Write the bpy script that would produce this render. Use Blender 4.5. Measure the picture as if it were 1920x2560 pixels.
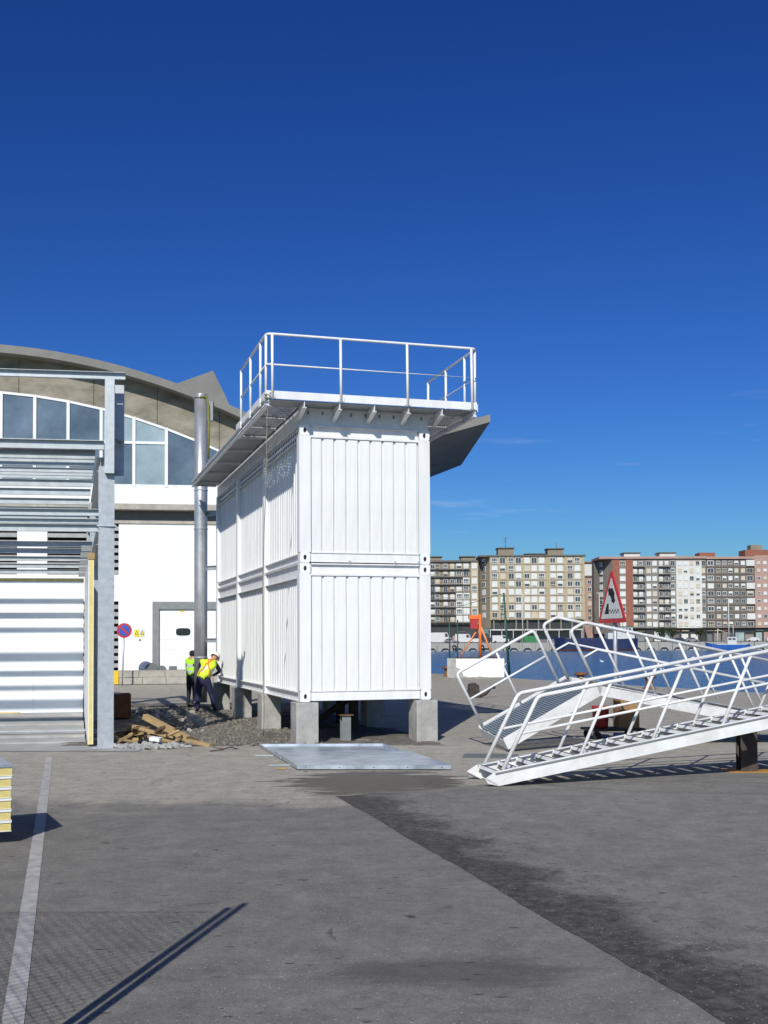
import bpy, bmesh, math, random
from mathutils import Vector, Matrix, noise
random.seed(7)
R = math.radians
scene = bpy.context.scene
for o in list(bpy.data.objects): bpy.data.objects.remove(o)
COL = scene.collection

# ------------------------------------------------------------------ camera
cam_d = bpy.data.cameras.new('camera'); cam = bpy.data.objects.new('camera', cam_d); COL.objects.link(cam)
cam_d.sensor_fit = 'VERTICAL'; cam_d.sensor_height = 24.0
cam_d.lens = 2800 / 2560 * 24.0
cam_d.shift_y = 220.7 / 2560
cam_d.clip_start = 0.1; cam_d.clip_end = 6000
cam.matrix_world = Matrix.Translation((0, 0, 1.92)) @ Matrix.Rotation(math.pi / 2 + .036, 4, 'X') @ Matrix.Rotation(-.0049, 4, 'Z')
scene.camera = cam

# ------------------------------------------------------------------ sky and sun
SUN_EL = R(36); SUN_H = Vector((-.19, -.98)).normalized()      # horizontal direction towards the sun
w = bpy.data.worlds.new('World'); scene.world = w; w.use_nodes = True
wn = w.node_tree.nodes; wl = w.node_tree.links
for n in list(wn): wn.remove(n)
wo = wn.new('ShaderNodeOutputWorld'); bg = wn.new('ShaderNodeBackground'); sky = wn.new('ShaderNodeTexSky')
sky.sky_type = 'NISHITA'; sky.sun_disc = False
sky.sun_elevation = SUN_EL; sky.sun_rotation = math.atan2(SUN_H.x, SUN_H.y)
sky.altitude = 0; sky.air_density = 1.0; sky.dust_density = 0.9; sky.ozone_density = 3.5
bg.inputs['Strength'].default_value = .072
# faint wisps of cloud low over the far shore
tc = wn.new('ShaderNodeTexCoord'); mp = wn.new('ShaderNodeMapping'); mp.inputs['Scale'].default_value = (3, 3, 26)
nz = wn.new('ShaderNodeTexNoise'); nz.inputs['Scale'].default_value = 2.3; nz.inputs['Detail'].default_value = 7; nz.inputs['Roughness'].default_value = .6
rp = wn.new('ShaderNodeMapRange'); rp.inputs['From Min'].default_value = .60; rp.inputs['From Max'].default_value = .80; rp.inputs['To Max'].default_value = .3
sp = wn.new('ShaderNodeSeparateXYZ')
band = wn.new('ShaderNodeMapRange'); band.interpolation_type = 'SMOOTHSTEP'
band.inputs['From Min'].default_value = .24; band.inputs['From Max'].default_value = .12; band.inputs['To Min'].default_value = 0; band.inputs['To Max'].default_value = 1
ml = wn.new('ShaderNodeMath'); ml.operation = 'MULTIPLY'
mx = wn.new('ShaderNodeMix'); mx.data_type = 'RGBA'
hsv = wn.new('ShaderNodeHueSaturation'); hsv.inputs['Saturation'].default_value = 1.22; hsv.inputs['Hue'].default_value = .515; hsv.inputs['Value'].default_value = .92
mx.inputs['B'].default_value = (9, 10, 11.5, 1)
wl.new(tc.outputs['Generated'], mp.inputs[0]); wl.new(mp.outputs[0], nz.inputs['Vector']); wl.new(nz.outputs['Fac'], rp.inputs['Value'])
wl.new(tc.outputs['Generated'], sp.inputs[0]); wl.new(sp.outputs['Z'], band.inputs['Value'])
wl.new(rp.outputs[0], ml.inputs[0]); wl.new(band.outputs[0], ml.inputs[1]); wl.new(ml.outputs[0], mx.inputs['Factor'])
gm_ = wn.new('ShaderNodeGamma'); gm_.inputs['Gamma'].default_value = 1.3          # camera-like contrast of the deep blue
tn = wn.new('ShaderNodeMix'); tn.data_type = 'RGBA'; tn.blend_type = 'MULTIPLY'; tn.inputs['Factor'].default_value = 1; tn.inputs['B'].default_value = (.395, .64, .81, 1)
wl.new(sky.outputs[0], hsv.inputs['Color']); wl.new(hsv.outputs[0], gm_.inputs['Color']); wl.new(gm_.outputs[0], tn.inputs['A']); wl.new(tn.outputs['Result'], mx.inputs['A']); wl.new(mx.outputs['Result'], bg.inputs['Color']); wl.new(bg.outputs[0], wo.inputs[0])
sd = bpy.data.lights.new('sun', 'SUN'); sd.energy = 4.5; sd.angle = R(.53); sd.color = (1, .965, .89)
sun = bpy.data.objects.new('sun', sd); COL.objects.link(sun)
SUN = Vector((SUN_H.x * math.cos(SUN_EL), SUN_H.y * math.cos(SUN_EL), math.sin(SUN_EL)))
sun.rotation_euler = SUN.to_track_quat('Z', 'Y').to_euler()
scene.view_settings.view_transform = 'Standard'; scene.view_settings.look = 'None'
scene.view_settings.exposure = 0.0; scene.view_settings.gamma = 1.0; scene.view_settings.use_curve_mapping = False

# ------------------------------------------------------------------ materials
def nodes_of(name):
    m = bpy.data.materials.new(name); m.use_nodes = True
    nt = m.node_tree; b = nt.nodes['Principled BSDF']; return m, nt, b
def mk(name, col, rough=.6, metal=0., var=.12, scale=6., bump=0., bscale=None, stretch=(1, 1, 1), tint=None, spec=None):
    """Principled material with two octave-rich noise layers that vary the base colour and the roughness."""
    m, nt, b = nodes_of(name); N = nt.nodes; L = nt.links
    t = N.new('ShaderNodeTexCoord'); mp = N.new('ShaderNodeMapping'); mp.inputs['Scale'].default_value = stretch
    n1 = N.new('ShaderNodeTexNoise'); n1.inputs['Scale'].default_value = scale; n1.inputs['Detail'].default_value = 8; n1.inputs['Roughness'].default_value = .65
    L.new(t.outputs['Object'], mp.inputs[0]); L.new(mp.outputs[0], n1.inputs['Vector'])
    r = N.new('ShaderNodeValToRGB'); r.color_ramp.elements[0].position = .3; r.color_ramp.elements[1].position = .72
    lo = tint or tuple(c * (1 - var * 1.6) for c in col); hi = tuple(min(1, c * (1 + var)) for c in col)
    r.color_ramp.elements[0].color = (*lo, 1); r.color_ramp.elements[1].color = (*hi, 1)
    L.new(n1.outputs['Fac'], r.inputs['Fac']); L.new(r.outputs['Color'], b.inputs['Base Color'])
    mr = N.new('ShaderNodeMapRange'); mr.inputs['To Min'].default_value = max(.03, rough - .1); mr.inputs['To Max'].default_value = min(1, rough + .1)
    L.new(n1.outputs['Fac'], mr.inputs['Value']); L.new(mr.outputs[0], b.inputs['Roughness'])
    b.inputs['Metallic'].default_value = metal
    if spec is not None: b.inputs['Specular IOR Level'].default_value = spec
    if bump:
        n2 = N.new('ShaderNodeTexNoise'); n2.inputs['Scale'].default_value = bscale or scale * 6; n2.inputs['Detail'].default_value = 5
        L.new(mp.outputs[0], n2.inputs['Vector'])
        bp = N.new('ShaderNodeBump'); bp.inputs['Strength'].default_value = bump; bp.inputs['Distance'].default_value = .02
        L.new(n2.outputs['Fac'], bp.inputs['Height']); L.new(bp.outputs[0], b.inputs['Normal'])
    return m
M = {}
M['white'] = mk('white_paint', (.80, .81, .82), .42, 0, .025, 3.0, .03, 1.6, (1, 1, .16), tint=(.66, .66, .64))
M['white2'] = mk('white_paint_stair', (.80, .81, .82), .4, 0, .03, 3.5, tint=(.60, .59, .56))
M['panelw'] = mk('panel_white', (.80, .81, .81), .5, 0, .02, .8)
M['wallw'] = mk('render_white', (.80, .80, .79), .8, 0, .03, .5, .1, 30, (1, 1, .35), tint=(.70, .70, .68))
M['galv'] = mk('galvanised_steel', (.42, .45, .47), .5, .35, .12, 9, .05, 60, tint=(.34, .37, .40))
M['galvd'] = mk('galvanised_purlin', (.42, .45, .46), .5, .3, .1, 5, tint=(.34, .37, .38))
M['galvdeck'] = mk('galvanised_deck', (.36, .38, .38), .55, .35, .1, 5)
M['treadm'] = mk('chequer_tread', (.17, .16, .145), .6, .3, .15, 12, .2, 60)
M['gratem'] = mk('grating_steel', (.27, .32, .36), .45, .4, .12, 6)
M['tray'] = mk('sheet_tray', (.48, .52, .57), .34, .5, .25, 2.6, .08, 4, (1, 2.2, 1), tint=(.25, .29, .34))
M['pipe'] = mk('stainless_pipe', (.52, .53, .54), .36, .6, .2, 2.2, .05, 14, (1, 1, .6))
M['conc'] = mk('concrete', (.33, .32, .295), .9, 0, .14, 3, .35, 40)
M['conc_pad'] = mk('concrete_pad', (.38, .37, .345), .9, 0, .2, 3.2, .5, 30)
M['conc_roof'] = mk('concrete_roof', (.215, .21, .188), .9, 0, .12, .7, .2, 10)
M['conc_apron'] = mk('concrete_apron', (.34, .335, .32), .92, 0, .14, 2.0, .3, 40)
M['stone'] = mk('dock_stone', (.40, .37, .32), .9, 0, .18, 2.5, .4, 25)
M['rust'] = mk('rust', (.20, .085, .035), .85, 0, .3, 9, .2, 60)
M['rustd'] = mk('dark_rusty_steel', (.06, .045, .038), .8, 0, .35, 7, .2, 50)
M['rusto'] = mk('orange_rust', (.42, .20, .04), .9, 0, .25, 12, .2, 60)
M['foam'] = mk('yellow_foam', (.66, .56, .22), .9, 0, .1, 10, .2, 80, tint=(.56, .46, .17))
M['black'] = mk('black_rubber', (.015, .015, .016), .7, 0, .2, 8)
M['dark'] = mk('dark_void', (.012, .012, .013), .9, 0, .1, 5)
M['darkg'] = mk('dark_grey_paint', (.13, .135, .135), .6, 0, .1, 4)
M['steelg'] = mk('grey_painted_steel', (.22, .235, .235), .55, .2, .1, 4)
M['louvre'] = mk('louvre_grey', (.34, .34, .33), .6, .2, .12, 3)
M['wood'] = mk('timber', (.38, .27, .135), .85, 0, .2, 5, .3, 30, (1, 8, 8), tint=(.30, .20, .09))
M['wooddk'] = mk('timber_dark', (.13, .075, .04), .85, 0, .3, 5, .3, 30, (1, 8, 8))
M['card'] = mk('cardboard', (.33, .19, .09), .9, 0, .12, 4)
M['red'] = mk('red_plastic', (.40, .028, .024), .45, 0, .12, 5)
M['signred'] = mk('sign_red', (.50, .02, .03), .4, 0, .08, 6)
M['signblue'] = mk('sign_blue', (.035, .09, .42), .4, 0, .08, 6)
M['signwhite'] = mk('sign_white', (.62, .64, .64), .5, 0, .05, 6)
M['signyel'] = mk('sign_yellow', (.75, .60, .05), .5, 0, .08, 6)
M['yelpaint'] = mk('yellow_paint', (.75, .48, .02), .6, 0, .08, 5)
M['orange'] = mk('orange_paint', (.85, .16, .02), .5, 0, .08, 6)
M['orange2'] = mk('faded_orange', (.75, .26, .10), .6, 0, .1, 6)
M['greenp'] = mk('dark_green_paint', (.015, .075, .055), .5, 0, .15, 6)
M['rope'] = mk('rope', (.30, .27, .19), .95, 0, .2, 40)
M['strap'] = mk('olive_strap', (.20, .19, .05), .9, 0, .15, 10)
M['vest'] = mk('hi_vis', (.42, .80, .03), .7, 0, .08, 12)
M['vest2'] = mk('hi_vis_yellow', (.60, .80, .03), .7, 0, .08, 12)
M['reflect'] = mk('reflective_tape', (.55, .58, .58), .4, .2, .06, 12)
M['navy'] = mk('navy_cloth', (.018, .022, .07), .9, 0, .2, 12)
M['blackcl'] = mk('black_cloth', (.018, .018, .02), .9, 0, .2, 12)
M['skin'] = mk('skin', (.50, .28, .19), .55, 0, .06, 14)
M['harness'] = mk('harness_orange', (.75, .22, .03), .7, 0, .1, 12)
M['glass'] = mk('window_glass', (.15, .19, .215), .1, .3, .35, .35, .12, 1.4, spec=.8)  # colour mottling stands in for clouds reflected in the panes
M['glassp'] = mk('window_glass_blind', (.36, .43, .43), .15, .2, .18, .5, .12, 1.4, spec=.8)
M['glassd'] = mk('dark_glass', (.02, .025, .028), .12, 0, .2, 2, spec=.6)
M['linepaint'] = mk('worn_line_paint', (.42, .41, .385), .85, 0, .16, 7, .2, 60, tint=(.24, .235, .225))
# far shore
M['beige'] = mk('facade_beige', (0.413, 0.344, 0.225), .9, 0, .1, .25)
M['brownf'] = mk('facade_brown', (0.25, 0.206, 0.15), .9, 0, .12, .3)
M['greyf'] = mk('facade_grey_brown', (0.213, 0.188, 0.163), .9, 0, .12, .3)
M['brickf'] = mk('facade_brick', (.26, .10, .065), .9, 0, .1, .4)
M['darkf'] = mk('facade_dark_brown', (0.144, 0.122, 0.103), .9, 0, .14, .3)
M['pinkf'] = mk('facade_pinkish', (0.375, 0.25, 0.206), .9, 0, .1, .3)
M['whitef'] = mk('facade_white', (.58, .57, .53), .9, 0, .06, .3)
M['roofd'] = mk('roof_edge', (.13, .12, .105), .9, 0, .12, .4)
M['shutter'] = mk('shutter_white', (.60, .60, .57), .7, 0, .05, .8)
M['shutterc'] = mk('shutter_cream', (.50, .45, .35), .7, 0, .06, .8)
M['pane'] = mk('far_pane', (.06, .068, .08), .2, 0, .3, 1, spec=.6)
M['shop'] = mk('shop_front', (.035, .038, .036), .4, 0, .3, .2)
M['hull'] = mk('hull_blue', (.012, .022, .075), .5, 0, .12, .4)
M['hullred'] = mk('hull_red', (.10, .035, .025), .8, 0, .15, .4)
M['boatblue'] = mk('boat_blue', (.02, .10, .36), .5, 0, .1, .6)
M['carw'] = mk('vehicle_white', (.55, .55, .54), .35, 0, .04, .6)
M['carg'] = mk('vehicle_grey', (.25, .26, .27), .35, .3, .06, .6)
M['card2'] = mk('vehicle_dark', (.03, .035, .05), .35, 0, .1, .6)
M['cargreen'] = mk('container_green', (.02, .17, .05), .6, 0, .1, .6)
M['cary'] = mk('vehicle_yellow', (.55, .45, .04), .6, 0, .1, .6)
M['leaf'] = mk('foliage', (.05, .06, .03), .9, 0, .3, .6)
M['bark'] = mk('bark', (.07, .055, .04), .9, 0, .2, 3)
M['gull'] = mk('gull_white', (.75, .75, .74), .8, 0, .04, 5)

# gravel, asphalt, concrete ground, water have shaders of their own
def ground_mat():
    m, nt, b = nodes_of('quay_surface'); N = nt.nodes; L = nt.links
    t = N.new('ShaderNodeTexCoord'); P = t.outputs['Object']
    def noi(s, d=6, r=.6, vec=None):
        n = N.new('ShaderNodeTexNoise'); n.inputs['Scale'].default_value = s; n.inputs['Detail'].default_value = d; n.inputs['Roughness'].default_value = r
        L.new(vec or P, n.inputs['Vector']); return n.outputs['Fac']
    def ramp(v, a, bb, lo=0., hi=1.):
        r = N.new('ShaderNodeMapRange'); r.interpolation_type = 'SMOOTHSTEP'
        for k, x in zip(('From Min', 'From Max', 'To Min', 'To Max'), (a, bb, lo, hi)): r.inputs[k].default_value = x
        L.new(v, r.inputs['Value']); return r.outputs[0]
    def mat(op, a, bb):
        n = N.new('ShaderNodeMath'); n.operation = op
        for i, x in enumerate((a, bb)):
            if isinstance(x, (int, float)): n.inputs[i].default_value = x
            else: L.new(x, n.inputs[i])
        return n.outputs[0]
    def mix(f, a, bb, mode='MIX'):
        n = N.new('ShaderNodeMix'); n.data_type = 'RGBA'; n.blend_type = mode
        if isinstance(f, (int, float)): n.inputs['Factor'].default_value = f
        else: L.new(f, n.inputs['Factor'])
        for k, x in (('A', a), ('B', bb)):
            if isinstance(x, tuple): n.inputs[k].default_value = (*x, 1)
            else: L.new(x, n.inputs[k])
        return n.outputs['Result']
    s = N.new('ShaderNodeSeparateXYZ'); L.new(P, s.inputs[0]); X, Y = s.outputs['X'], s.outputs['Y']
    big = noi(.35, 7, .62); mid = noi(2.2, 8, .7); fine = noi(55, 4, .7); vfine = noi(230, 2, .6)
    # old asphalt in front, dusty concrete beyond
    yy = mat('ADD', Y, mat('MULTIPLY', mat('SUBTRACT', noi(.7, 9, .7), .5), 5.))
    conc = ramp(yy, 12.6, 14.2)
    colA = mix(ramp(mid, .3, .75), (.150, .142, .129), (.202, .192, .175))
    colC = mix(ramp(mid, .3, .75), (.29, .27, .228), (.385, .358, .306))
    base = mix(conc, colA, colC)
    base = mix(ramp(big, .35, .68, 0, .55), base, mix(.5, base, mix(.35, base, (.30, .285, .25))))
    # pale dusty scrapes
    st = N.new('ShaderNodeMapping'); st.inputs['Scale'].default_value = (.5, 2.2, 1); L.new(P, st.inputs[0])
    base = mix(ramp(noi(1.1, 9, .72, st.outputs[0]), .60, .76, 0, .42), base, (.37, .352, .32))
    # aggregate speckle, light grit and dark tar spots
    base = mix(1., base, mix(ramp(fine, .25, .75), (.80, .80, .80), (1.2, 1.195, 1.18)), 'MULTIPLY')
    base = mix(1., base, mix(ramp(noi(13, 7, .75), .3, .7), (.88, .88, .88), (1.12, 1.115, 1.10)), 'MULTIPLY')
    base = mix(1., base, mix(ramp(noi(3.6, 9, .75), .32, .68), (.86, .86, .86), (1.14, 1.135, 1.12)), 'MULTIPLY')
    base = mix(ramp(vfine, .68, .80, 0, .22), base, (.42, .41, .39))
    vc = N.new('ShaderNodeTexVoronoi'); vc.inputs['Scale'].default_value = 120; L.new(P, vc.inputs['Vector'])
    sc_ = N.new('ShaderNodeSeparateColor'); L.new(vc.outputs['Color'], sc_.inputs[0])
    base = mix(ramp(sc_.outputs[0], .985, .995, 0, .7), base, (.46, .45, .42)); base = mix(ramp(sc_.outputs[1], .95, .985, 0, .6), base, (.055, .053, .05))
    v = N.new('ShaderNodeTexVoronoi'); v.inputs['Scale'].default_value = 1.9; v.inputs['Randomness'].default_value = 1; L.new(P, v.inputs['Vector'])
    spot = mat('MULTIPLY', ramp(mat('ADD', v.outputs['Distance'], mat('MULTIPLY', mat('SUBTRACT', noi(14, 5, .7), .5), .35)), .11, .05), ramp(noi(.8, 4), .48, .6))
    base = mix(mat('MULTIPLY', spot, .75), base, (.03, .028, .027))
    v2 = N.new('ShaderNodeTexVoronoi'); v2.inputs['Scale'].default_value = 7; L.new(P, v2.inputs['Vector'])
    base = mix(mat('MULTIPLY', ramp(v2.outputs['Distance'], .085, .03), ramp(noi(1.7, 4), .5, .62)), base, (.035, .033, .032))
    sm_ = N.new('ShaderNodeMapping'); sm_.inputs['Scale'].default_value = (1.0, 2.3, 1); sm_.inputs['Rotation'].default_value = (0, 0, .35); L.new(P, sm_.inputs[0])
    vs_ = N.new('ShaderNodeTexVoronoi'); vs_.inputs['Scale'].default_value = 3.3; L.new(sm_.outputs[0], vs_.inputs['Vector'])
    scar = mat('MULTIPLY', ramp(mat('ADD', vs_.outputs['Distance'], mat('MULTIPLY', mat('SUBTRACT', noi(22, 6, .8), .5), .42)), .15, .06), ramp(noi(1.1, 5), .42, .52))
    base = mix(mat('MULTIPLY', scar, .9), base, (.045, .042, .038))
    # wet run-off in front of the trays and an old oil patch
    def blob(cx, cy, rx, ry, amt, soft, ns):
        a = mat('DIVIDE', mat('SUBTRACT', X, cx), rx); c = mat('DIVIDE', mat('SUBTRACT', Y, cy), ry)
        d = mat('SQRT', mat('ADD', mat('MULTIPLY', a, a), mat('MULTIPLY', c, c)), 0)
        d = mat('ADD', d, mat('MULTIPLY', mat('SUBTRACT', noi(ns, 8, .72, st.outputs[0]), .5), 2.6))
        return mat('MULTIPLY', ramp(d, 1.0, 1.0 - soft), amt)
    wet1 = blob(-.15, 15.3, 1.25, 1.35, .85, .12, 1.9)
    wet2 = blob(.42, 6.55, .85, .38, .5, .6, .8)
    wet3 = blob(2.9, 13.6, .7, .35, .5, .2, 2.)
    wet4 = blob(5.2, 13.6, .5, 1.1, .55, .2, 2.)
    for wv, c in ((wet1, (.072, .058, .040)), (wet2, (.055, .053, .05)), (wet3, (.08, .066, .05)), (wet4, (.075, .062, .05))): base = mix(wv, base, c)
    # hairline cracks
    ck = N.new('ShaderNodeTexVoronoi'); ck.feature = 'DISTANCE_TO_EDGE'; ck.inputs['Scale'].default_value = .33
    wv = N.new('ShaderNodeVectorMath'); wv.operation = 'ADD'; nn = N.new('ShaderNodeTexNoise'); nn.inputs['Scale'].default_value = 1.5; nn.inputs['Detail'].default_value = 6
    L.new(P, nn.inputs['Vector']); L.new(P, wv.inputs[0]); L.new(nn.outputs['Color'], wv.inputs[1]); L.new(wv.outputs[0], ck.inputs['Vector'])
    base = mix(mat('MULTIPLY', ramp(ck.outputs['Distance'], .006, .001), ramp(noi(.5, 3), .5, .6, 0, .6)), base, (.04, .038, .036))
    L.new(base, b.inputs['Base Color'])
    wet = mat('MAXIMUM', wet1, wet2)
    L.new(mat('SUBTRACT', .93, mat('MULTIPLY', wet, .35)), b.inputs['Roughness']); b.inputs['Specular IOR Level'].default_value = .3
    bp = N.new('ShaderNodeBump'); bp.inputs['Strength'].default_value = .55; bp.inputs['Distance'].default_value = .012
    L.new(mat('ADD', fine, mat('MULTIPLY', mid, 1.5)), bp.inputs['Height']); L.new(bp.outputs[0], b.inputs['Normal'])
    return m
def patch_mat():
    m, nt, b = nodes_of('newer_asphalt'); N = nt.nodes; L = nt.links
    t = N.new('ShaderNodeTexCoord'); P = t.outputs['Object']
    def noi(s, d=6, r=.6, sc=(1, 1, 1)):
        mp = N.new('ShaderNodeMapping'); mp.inputs['Scale'].default_value = sc; L.new(P, mp.inputs[0])
        n = N.new('ShaderNodeTexNoise'); n.inputs['Scale'].default_value = s; n.inputs['Detail'].default_value = d; n.inputs['Roughness'].default_value = r
        L.new(mp.outputs[0], n.inputs['Vector']); return n.outputs['Fac']
    def ramp(v, a, bb, lo=0., hi=1.):
        r = N.new('ShaderNodeMapRange'); r.interpolation_type = 'SMOOTHSTEP'
        for k, x in zip(('From Min', 'From Max', 'To Min', 'To Max'), (a, bb, lo, hi)): r.inputs[k].default_value = x
        L.new(v, r.inputs['Value']); return r.outputs[0]
    def mat(op, a, bb):
        n = N.new('ShaderNodeMath'); n.operation = op
        for i, x in enumerate((a, bb)):
            if isinstance(x, (int, float)): n.inputs[i].default_value = x
            else: L.new(x, n.inputs[i])
        return n.outputs[0]
    def mix(f, a, bb, mode='MIX'):
        n = N.new('ShaderNodeMix'); n.data_type = 'RGBA'; n.blend_type = mode
        if isinstance(f, (int, float)): n.inputs['Factor'].default_value = f
        else: L.new(f, n.inputs['Factor'])
        for k, x in (('A', a), ('B', bb)):
            if isinstance(x, tuple): n.inputs[k].default_value = (*x, 1)
            else: L.new(x, n.inputs[k])
        return n.outputs['Result']
    s = N.new('ShaderNodeSeparateXYZ'); L.new(P, s.inputs[0]); X, Y = s.outputs['X'], s.outputs['Y']
    big = noi(.45, 7, .62); mid = noi(2.4, 8, .7); fine = noi(60, 4, .7); vfine = noi(240, 2, .6)
    base = mix(ramp(mid, .3, .75), (.160, .152, .138), (.216, .206, .188))
    base = mix(ramp(big, .35, .7, 0, .5), base, (.24, .228, .205))
    base = mix(ramp(noi(1.0, 9, .72, (2.2, .5, 1)), .6, .76, 0, .35), base, (.30, .29, .27))
    # tar-dark seam along the joint, breaking up away from it (local x = distance from the joint)
    d = mat('ADD', X, mat('MULTIPLY', mat('SUBTRACT', noi(1.3, 9, .75), .5), 2.4))
    seam = ramp(d, .85, .25); grit = ramp(noi(9, 8, .8), .42, .58)
    seam2 = mat('MULTIPLY', ramp(d, 2.2, .2), ramp(noi(7, 9, .8, (1, .6, 1)), .50, .62))
    base = mix(mat('MULTIPLY', seam, mat('ADD', .62, mat('MULTIPLY', grit, .3))), base, (.036, .033, .028))
    base = mix(mat('MULTIPLY', seam2, .6), base, (.04, .038, .034))
    # arcs left by turning tyres
    a = mat('SUBTRACT', X, 6.6); c = mat('SUBTRACT', Y, 3.9)
    rr = mat('SQRT', mat('ADD', mat('MULTIPLY', a, a), mat('MULTIPLY', c, c)), 0)
    rr = mat('ADD', rr, mat('MULTIPLY', mat('SUBTRACT', noi(.8, 3), .5), .35))
    for r0, wd in ((2.9, .14), (3.5, .1), (4.6, .12)):
        arc = ramp(mat('ABSOLUTE', mat('SUBTRACT', rr, r0), 0), wd, .02)
        base = mix(mat('MULTIPLY', arc, mat('MULTIPLY', ramp(mid, .3, .7), .5)), base, (.062, .06, .058))
    base = mix(1., base, mix(ramp(fine, .25, .75), (.80, .80, .80), (1.2, 1.195, 1.18)), 'MULTIPLY')
    base = mix(1., base, mix(ramp(noi(13, 7, .75), .3, .7), (.88, .88, .88), (1.12, 1.115, 1.10)), 'MULTIPLY')
    base = mix(1., base, mix(ramp(noi(3.6, 9, .75), .32, .68), (.86, .86, .86), (1.14, 1.135, 1.12)), 'MULTIPLY')
    base = mix(ramp(vfine, .68, .80, 0, .22), base, (.42, .41, .39))
    vc = N.new('ShaderNodeTexVoronoi'); vc.inputs['Scale'].default_value = 120; L.new(P, vc.inputs['Vector'])
    sc_ = N.new('ShaderNodeSeparateColor'); L.new(vc.outputs['Color'], sc_.inputs[0])
    base = mix(ramp(sc_.outputs[0], .985, .995, 0, .7), base, (.46, .45, .42)); base = mix(ramp(sc_.outputs[1], .95, .985, 0, .6), base, (.055, .053, .05))
    v2 = N.new('ShaderNodeTexVoronoi'); v2.inputs['Scale'].default_value = 6; L.new(P, v2.inputs['Vector'])
    base = mix(mat('MULTIPLY', ramp(v2.outputs['Distance'], .10, .03), ramp(noi(1.7, 4), .48, .6)), base, (.035, .033, .032))
    sm_ = N.new('ShaderNodeMapping'); sm_.inputs['Scale'].default_value = (1.0, 2.3, 1); sm_.inputs['Rotation'].default_value = (0, 0, .35); L.new(P, sm_.inputs[0])
    vs_ = N.new('ShaderNodeTexVoronoi'); vs_.inputs['Scale'].default_value = 3.3; L.new(sm_.outputs[0], vs_.inputs['Vector'])
    scar = mat('MULTIPLY', ramp(mat('ADD', vs_.outputs['Distance'], mat('MULTIPLY', mat('SUBTRACT', noi(22, 6, .8), .5), .42)), .15, .06), ramp(noi(1.1, 5), .42, .52))
    base = mix(mat('MULTIPLY', scar, .9), base, (.045, .042, .038))
    L.new(base, b.inputs['Base Color']); b.inputs['Roughness'].default_value = .92; b.inputs['Specular IOR Level'].default_value = .3
    bp = N.new('ShaderNodeBump'); bp.inputs['Strength'].default_value = .6; bp.inputs['Distance'].default_value = .014
    L.new(mat('ADD', fine, mid), bp.inputs['Height']); L.new(bp.outputs[0], b.inputs['Normal'])
    return m
def water_mat():
    m, nt, b = nodes_of('harbour_water'); N = nt.nodes; L = nt.links
    t = N.new('ShaderNodeTexCoord'); mp = N.new('ShaderNodeMapping'); mp.inputs['Scale'].default_value = (1, .45, 1); L.new(t.outputs['Object'], mp.inputs[0])
    b.inputs['Base Color'].default_value = (.006, .10, .25, 1); b.inputs['Roughness'].default_value = .22; b.inputs['IOR'].default_value = 1.33; b.inputs['Specular IOR Level'].default_value = .28
    hs = None
    for s, a in ((.9, .6), (2.6, .3), (.18, .8)):
        n = N.new('ShaderNodeTexNoise'); n.inputs['Scale'].default_value = s; n.inputs['Detail'].default_value = 5; L.new(mp.outputs[0], n.inputs['Vector'])
        k = N.new('ShaderNodeMath'); k.operation = 'MULTIPLY'; k.inputs[1].default_value = a; L.new(n.outputs['Fac'], k.inputs[0])
        if hs is None: hs = k.outputs[0]
        else:
            q = N.new('ShaderNodeMath'); L.new(hs, q.inputs[0]); L.new(k.outputs[0], q.inputs[1]); hs = q.outputs[0]
    bp = N.new('ShaderNodeBump'); bp.inputs['Strength'].default_value = 1.0; bp.inputs['Distance'].default_value = 1.1
    L.new(hs, bp.inputs['Height']); L.new(bp.outputs[0], b.inputs['Normal'])
    return m
M['ground'] = ground_mat(); M['patch'] = patch_mat(); M['water'] = water_mat()
M['gravel'] = mk('gravel', (.19, .172, .145), .95, 0, .3, 14, .6, 60)
M['earth'] = mk('gravel_bed', (.145, .13, .108), .95, 0, .3, 5, .8, 30)

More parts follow.
